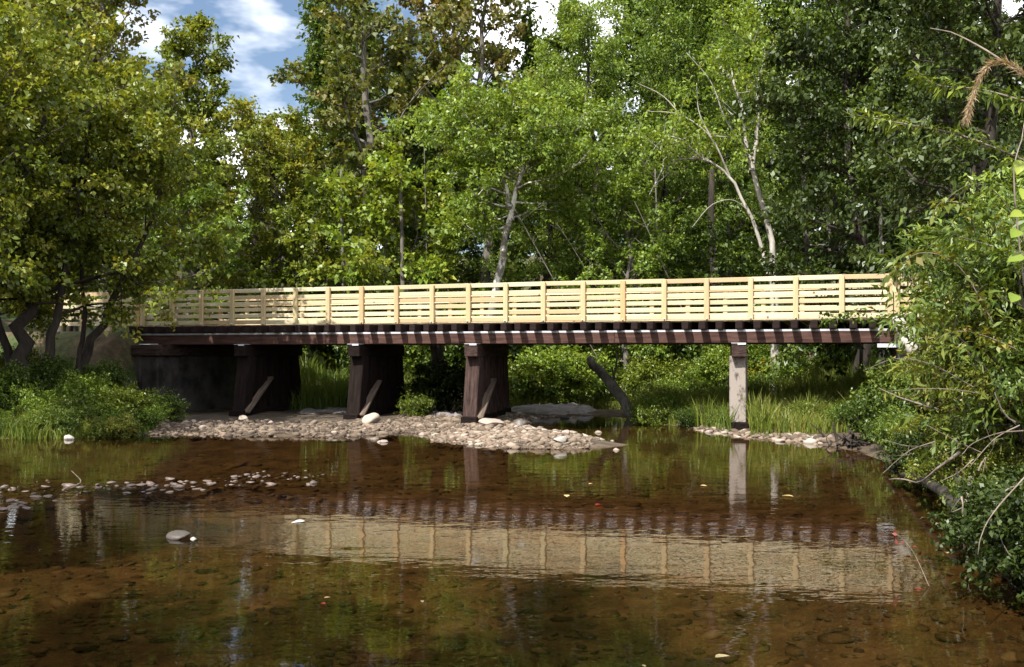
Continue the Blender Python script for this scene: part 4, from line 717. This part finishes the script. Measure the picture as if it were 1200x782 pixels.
# root wad under the right bank
g = Geo(); rng = np.random.default_rng(5); c0 = at(1010, 520, 20.2)
for k in range(70):
    p = rng.normal(0, 1, 3) * np.array([0.40, 0.15, 0.13]); a = nrm(rng.normal(0, 1, 3) + np.array([0.2, -0.4, -0.5])) * rng.uniform(0.15, 0.5); g.tube(spline([p, p + a * 0.4 + rng.normal(0, .08, 3), p + a * 0.8 + rng.normal(0, .06, 3), p + a], 7), np.linspace(rng.uniform(0.012, 0.055), 0.008, 7), 5)
tag(obj('root_wad', g.mesh('root_wad', M['bark_dark']), None, c0), 'tangled dark root mass at the water under the right bank shrubs', 'roots')
# near branches at the right: arching sprays of lance leaves
def spray(name, pts, r, n, size, ratio, mat, label, cat, seed, droop=0.3, part='leaf_spray', scatter=0.03):
    pts = np.asarray(pts, float); o0 = pts[0].copy(); P = spline(pts - o0, 16); t = thing(name, label, cat, o0); g = Geo(); g.tube(P, np.linspace(r, r * 0.25, 16), 5)
    rng = np.random.default_rng(seed); u = rng.random(n) * 14.9; i = u.astype(int); B = P[i] + (P[i + 1] - P[i]) * (u - i)[:, None] + rng.normal(0, scatter, (n, 3)); T = nrm(P[i + 1] - P[i])
    A = T * 0.5 + nrm(rng.normal(0, 1, (n, 3))) * 0.8 + np.array([0, 0, -droop]); V, Q = leaves(B, A, np.array([0, 0, 1.0]) + rng.normal(0, 0.5, (n, 3)), size, ratio, rng)
    obj('stem', g.mesh('stem', M['twig_grey']), t); lf = obj(part, mesh(part, V, [Q], mat, rng.random(n)), t); lf['kind'] = 'stuff'; return t
spray('leafy_branch', [at(1205, 190, 8.6), at(1130, 160, 8.8), at(1075, 148, 9.0), at(1030, 140, 9.2), at(1000, 134, 9.3)], 0.012, 230, 0.11, 0.22, M['leaf_yellow'], 'long arching branch of narrow bright leaves at the upper right', 'branch', 1)
spray('leafy_branch', [at(1205, 120, 8.2), at(1150, 105, 8.4), at(1100, 100, 8.6), at(1075, 84, 8.7)], 0.01, 170, 0.11, 0.24, M['leaf_yellow'], 'shorter branch of narrow leaves above the long arching one', 'branch', 2)
spray('leafy_branch', [at(1205, 300, 9.0), at(1150, 285, 9.3), at(1105, 272, 9.6), at(1075, 270, 9.9)], 0.01, 190, 0.10, 0.3, M['leaf_green'], 'leafy branch reaching left above the right bank shrubs', 'branch', 3)
spray('leafy_branch', [at(1110, 420, 19.0), at(1060, 385, 20.5), at(1010, 372, 21.5), at(962, 372, 22)], 0.014, 260, 0.12, 0.6, M['leaf_mid'], 'leafy twig hanging across the end of the dark stringer', 'branch', 4, 0.3, 'leaf_spray', 0.07)
spray('leafy_branch', [at(1120, 400, 18), at(1095, 365, 19.5), at(1075, 335, 20.5), at(1058, 318, 21)], 0.016, 300, 0.12, 0.6, M['leaf_brown'], 'brownish leafy twigs covering the last railing panel', 'branch', 5, 0.3, 'leaf_spray', 0.14)
rq = random.Random(21)
for k in range(16):     # loose arching shoots that break the outline of the right bank growth
    Y = rq.uniform(9.5, 17); px = rq.uniform(1135, 1215); py = rq.uniform(250, 500); b0 = at(px, py, Y); dx = -rq.uniform(0.4, 1.2); up_ = rq.uniform(0.05, 0.7)
    spray('leafy_shoot', [b0, b0 + np.array([dx * 0.4, rq.uniform(-.2, .2), up_ * 0.8]), b0 + np.array([dx * 0.8, rq.uniform(-.3, .1), up_]), b0 + np.array([dx * 1.15, -0.1, up_ * 0.6])], 0.007, rq.randint(50, 90), rq.uniform(0.07, 0.11), rq.choice([0.22, 0.3, 0.5]), M[rq.choice(['leaf_yellow', 'leaf_rust', 'leaf_rust', 'leaf_brown', 'leaf_mid'])], 'arching leafy shoot sticking out of the right bank shrubs', 'shoot', 40 + k, 0.35, 'leaf_spray', 0.03)['group'] = 'right bank shoots'
for k in range(12):     # bare dead twigs in the dark lower bank
    Y = rq.uniform(8.5, 13); px = rq.uniform(1095, 1200); py = rq.uniform(455, 590); b0 = at(px, py, Y); e = np.array([rq.uniform(-0.7, 0.2), rq.uniform(-0.3, 0.1), rq.uniform(-0.55, 0.35)]); m_ = b0 + e * 0.5 + np.array([0, 0, rq.uniform(-.1, .15)])
    log('dead_twig', [b0, m_, b0 + e], rq.uniform(0.006, 0.014), 0.003, M['twig_grey'], 'bare dead twig poking from the dark lower right bank', 'twig', [([m_, m_ + np.array([rq.uniform(-.25, .1), 0, rq.uniform(-.2, .2)]) * 0.6, m_ + np.array([rq.uniform(-.3, .1), -0.05, rq.uniform(-.25, .25)])], 0.005)], 60 + k, 5)['group'] = 'right bank twigs'
# dried plume
pts = np.array([at(1204, 92, 6.0), at(1185, 76, 6.0), at(1163, 74, 6.0), at(1147, 95, 6.0), at(1138, 120, 6.0), at(1133, 138, 6.0)]); o0 = pts[0].copy(); P = spline(pts - o0, 30)
pt = thing('grass_plume', 'drooping tan dried grass plume in the top right corner', 'plume', o0); g = Geo(); g.tube(P, np.linspace(0.004, 0.001, 30), 4); obj('stem', g.mesh('stem', M['straw']), pt)
rng = np.random.default_rng(9); n = 900; u = rng.random(n) * 28.9; i = u.astype(int); B = P[i] + (P[i + 1] - P[i]) * (u - i)[:, None]; T = nrm(P[i + 1] - P[i]); A = T * 1.0 + rng.normal(0, 0.33, (n, 3))
V, Q = leaves(B, A, rng.normal(0, 1, (n, 3)), 0.055, 0.06, rng); obj('bristles', mesh('bristles', V, [Q], M['straw'], rng.random(n)), pt)['kind'] = 'stuff'
# broad leaves at the very edge
t = thing('broad_leaved_vine', 'vine with large pale green leaves at the right edge', 'vine', at(1215, 340, 6.4)); o0 = at(1215, 340, 6.4); g = Geo(); g.tube(spline([np.zeros(3), at(1200, 280, 6.4) - o0, at(1210, 220, 6.4) - o0, at(1206, 170, 6.4) - o0], 12), np.linspace(0.006, 0.003, 12), 5); obj('stem', g.mesh('stem', M['twig_grey']), t)
def bigleaf(c, ax, nn, l, wd):
    ax = nrm(np.array(ax, float)); S = nrm(np.cross(ax, nn)); U = np.cross(S, ax); rows = [(0, 0), (0.15, 0.8), (0.4, 1.0), (0.7, 0.65), (1.0, 0.0)]; V = []
    for (a, b) in rows: V += [ax * l * a + S * wd * b * 0.5 + U * 0.15 * wd * b, ax * l * a - U * 0.10 * l * a * a, ax * l * a - S * wd * b * 0.5 + U * 0.15 * wd * b]
    q = [(3 * k + j, 3 * k + j + 1, 3 * k + j + 4, 3 * k + j + 3) for k in range(4) for j in range(2)]; return mesh('leaf', np.array(V), [np.array(q)], M['leaf_green'], np.full(8, rng.uniform(0.5, 1)), True)
for (px, py, ax) in [(1196, 188, (-.3, -.3, -.6)), (1200, 250, (-.8, -.3, -.2)), (1194, 270, (-.6, -.5, -.4)), (1200, 300, (-.9, -.1, -.3)), (1190, 345, (-.5, -.6, -.4)), (1202, 222, (-.4, -.5, -.5))]:
    c = at(px, py, 6.4) - o0; obj('leaf', bigleaf(c, ax, np.array([0.1, -0.7, 0.8]), 0.13, 0.085), t, c)
# floating leaves and the red sprig
for k, (px, py, s_, mt, lab) in enumerate([(838, 772, 0.10, 'dead_leaf', 'pale curled leaf floating near the bottom edge'), (664, 583, 0.14, 'dead_leaf', 'tan leaf floating in the middle of the pool'), (930, 583, 0.16, 'dead_leaf', 'tan leaf floating right of the pier reflections'), (705, 592, 0.16, 'red_leaf', 'reddish leaf floating in mid stream'), (376, 708, 0.07, 'red_leaf', 'small red leaf in the lower left water'), (380, 702, 0.05, 'dead_leaf', 'tiny leaf beside the small red one in the lower left water'), (495, 707, 0.05, 'dead_leaf', 'tiny pale leaf in the lower middle water'), (1082, 692, 0.08, 'red_leaf', 'red leaf floating by the right shore'), (1110, 648, 0.10, 'dead_leaf', 'brown leaf floating under the right bank'), (820, 570, 0.12, 'dead_leaf', 'small leaf floating below the grey pier'), (690, 568, 0.08, 'dead_leaf', 'small speck of leaf floating below the bar tip'), (756, 783, 0.04, 'dead_leaf', 'tiny leaf at the bottom edge')]):
    Y = EYE * F / (py - HZ); me = bigleaf(None, (1, 0.2, 0), np.array([0, 0, 1.0]), s_, s_ * 0.6); me.materials[0] = M[mt]
    o = obj('floating_leaf', me, None, (gx(px, Y), Y, 0.008), (0.05, -0.05, k * 1.3)); tag(o, lab, 'leaf')
spray('red_sprig', [at(1090, 690, 8.3), at(1072, 650, 8.6), at(1058, 632, 8.9), at(1046, 622, 9.2)], 0.003, 14, 0.04, 0.6, M['red_leaf'], 'thin twig with a few red leaves over the water by the right shore', 'twig', 7, 0.3, 'leaf_spray', 0.02)
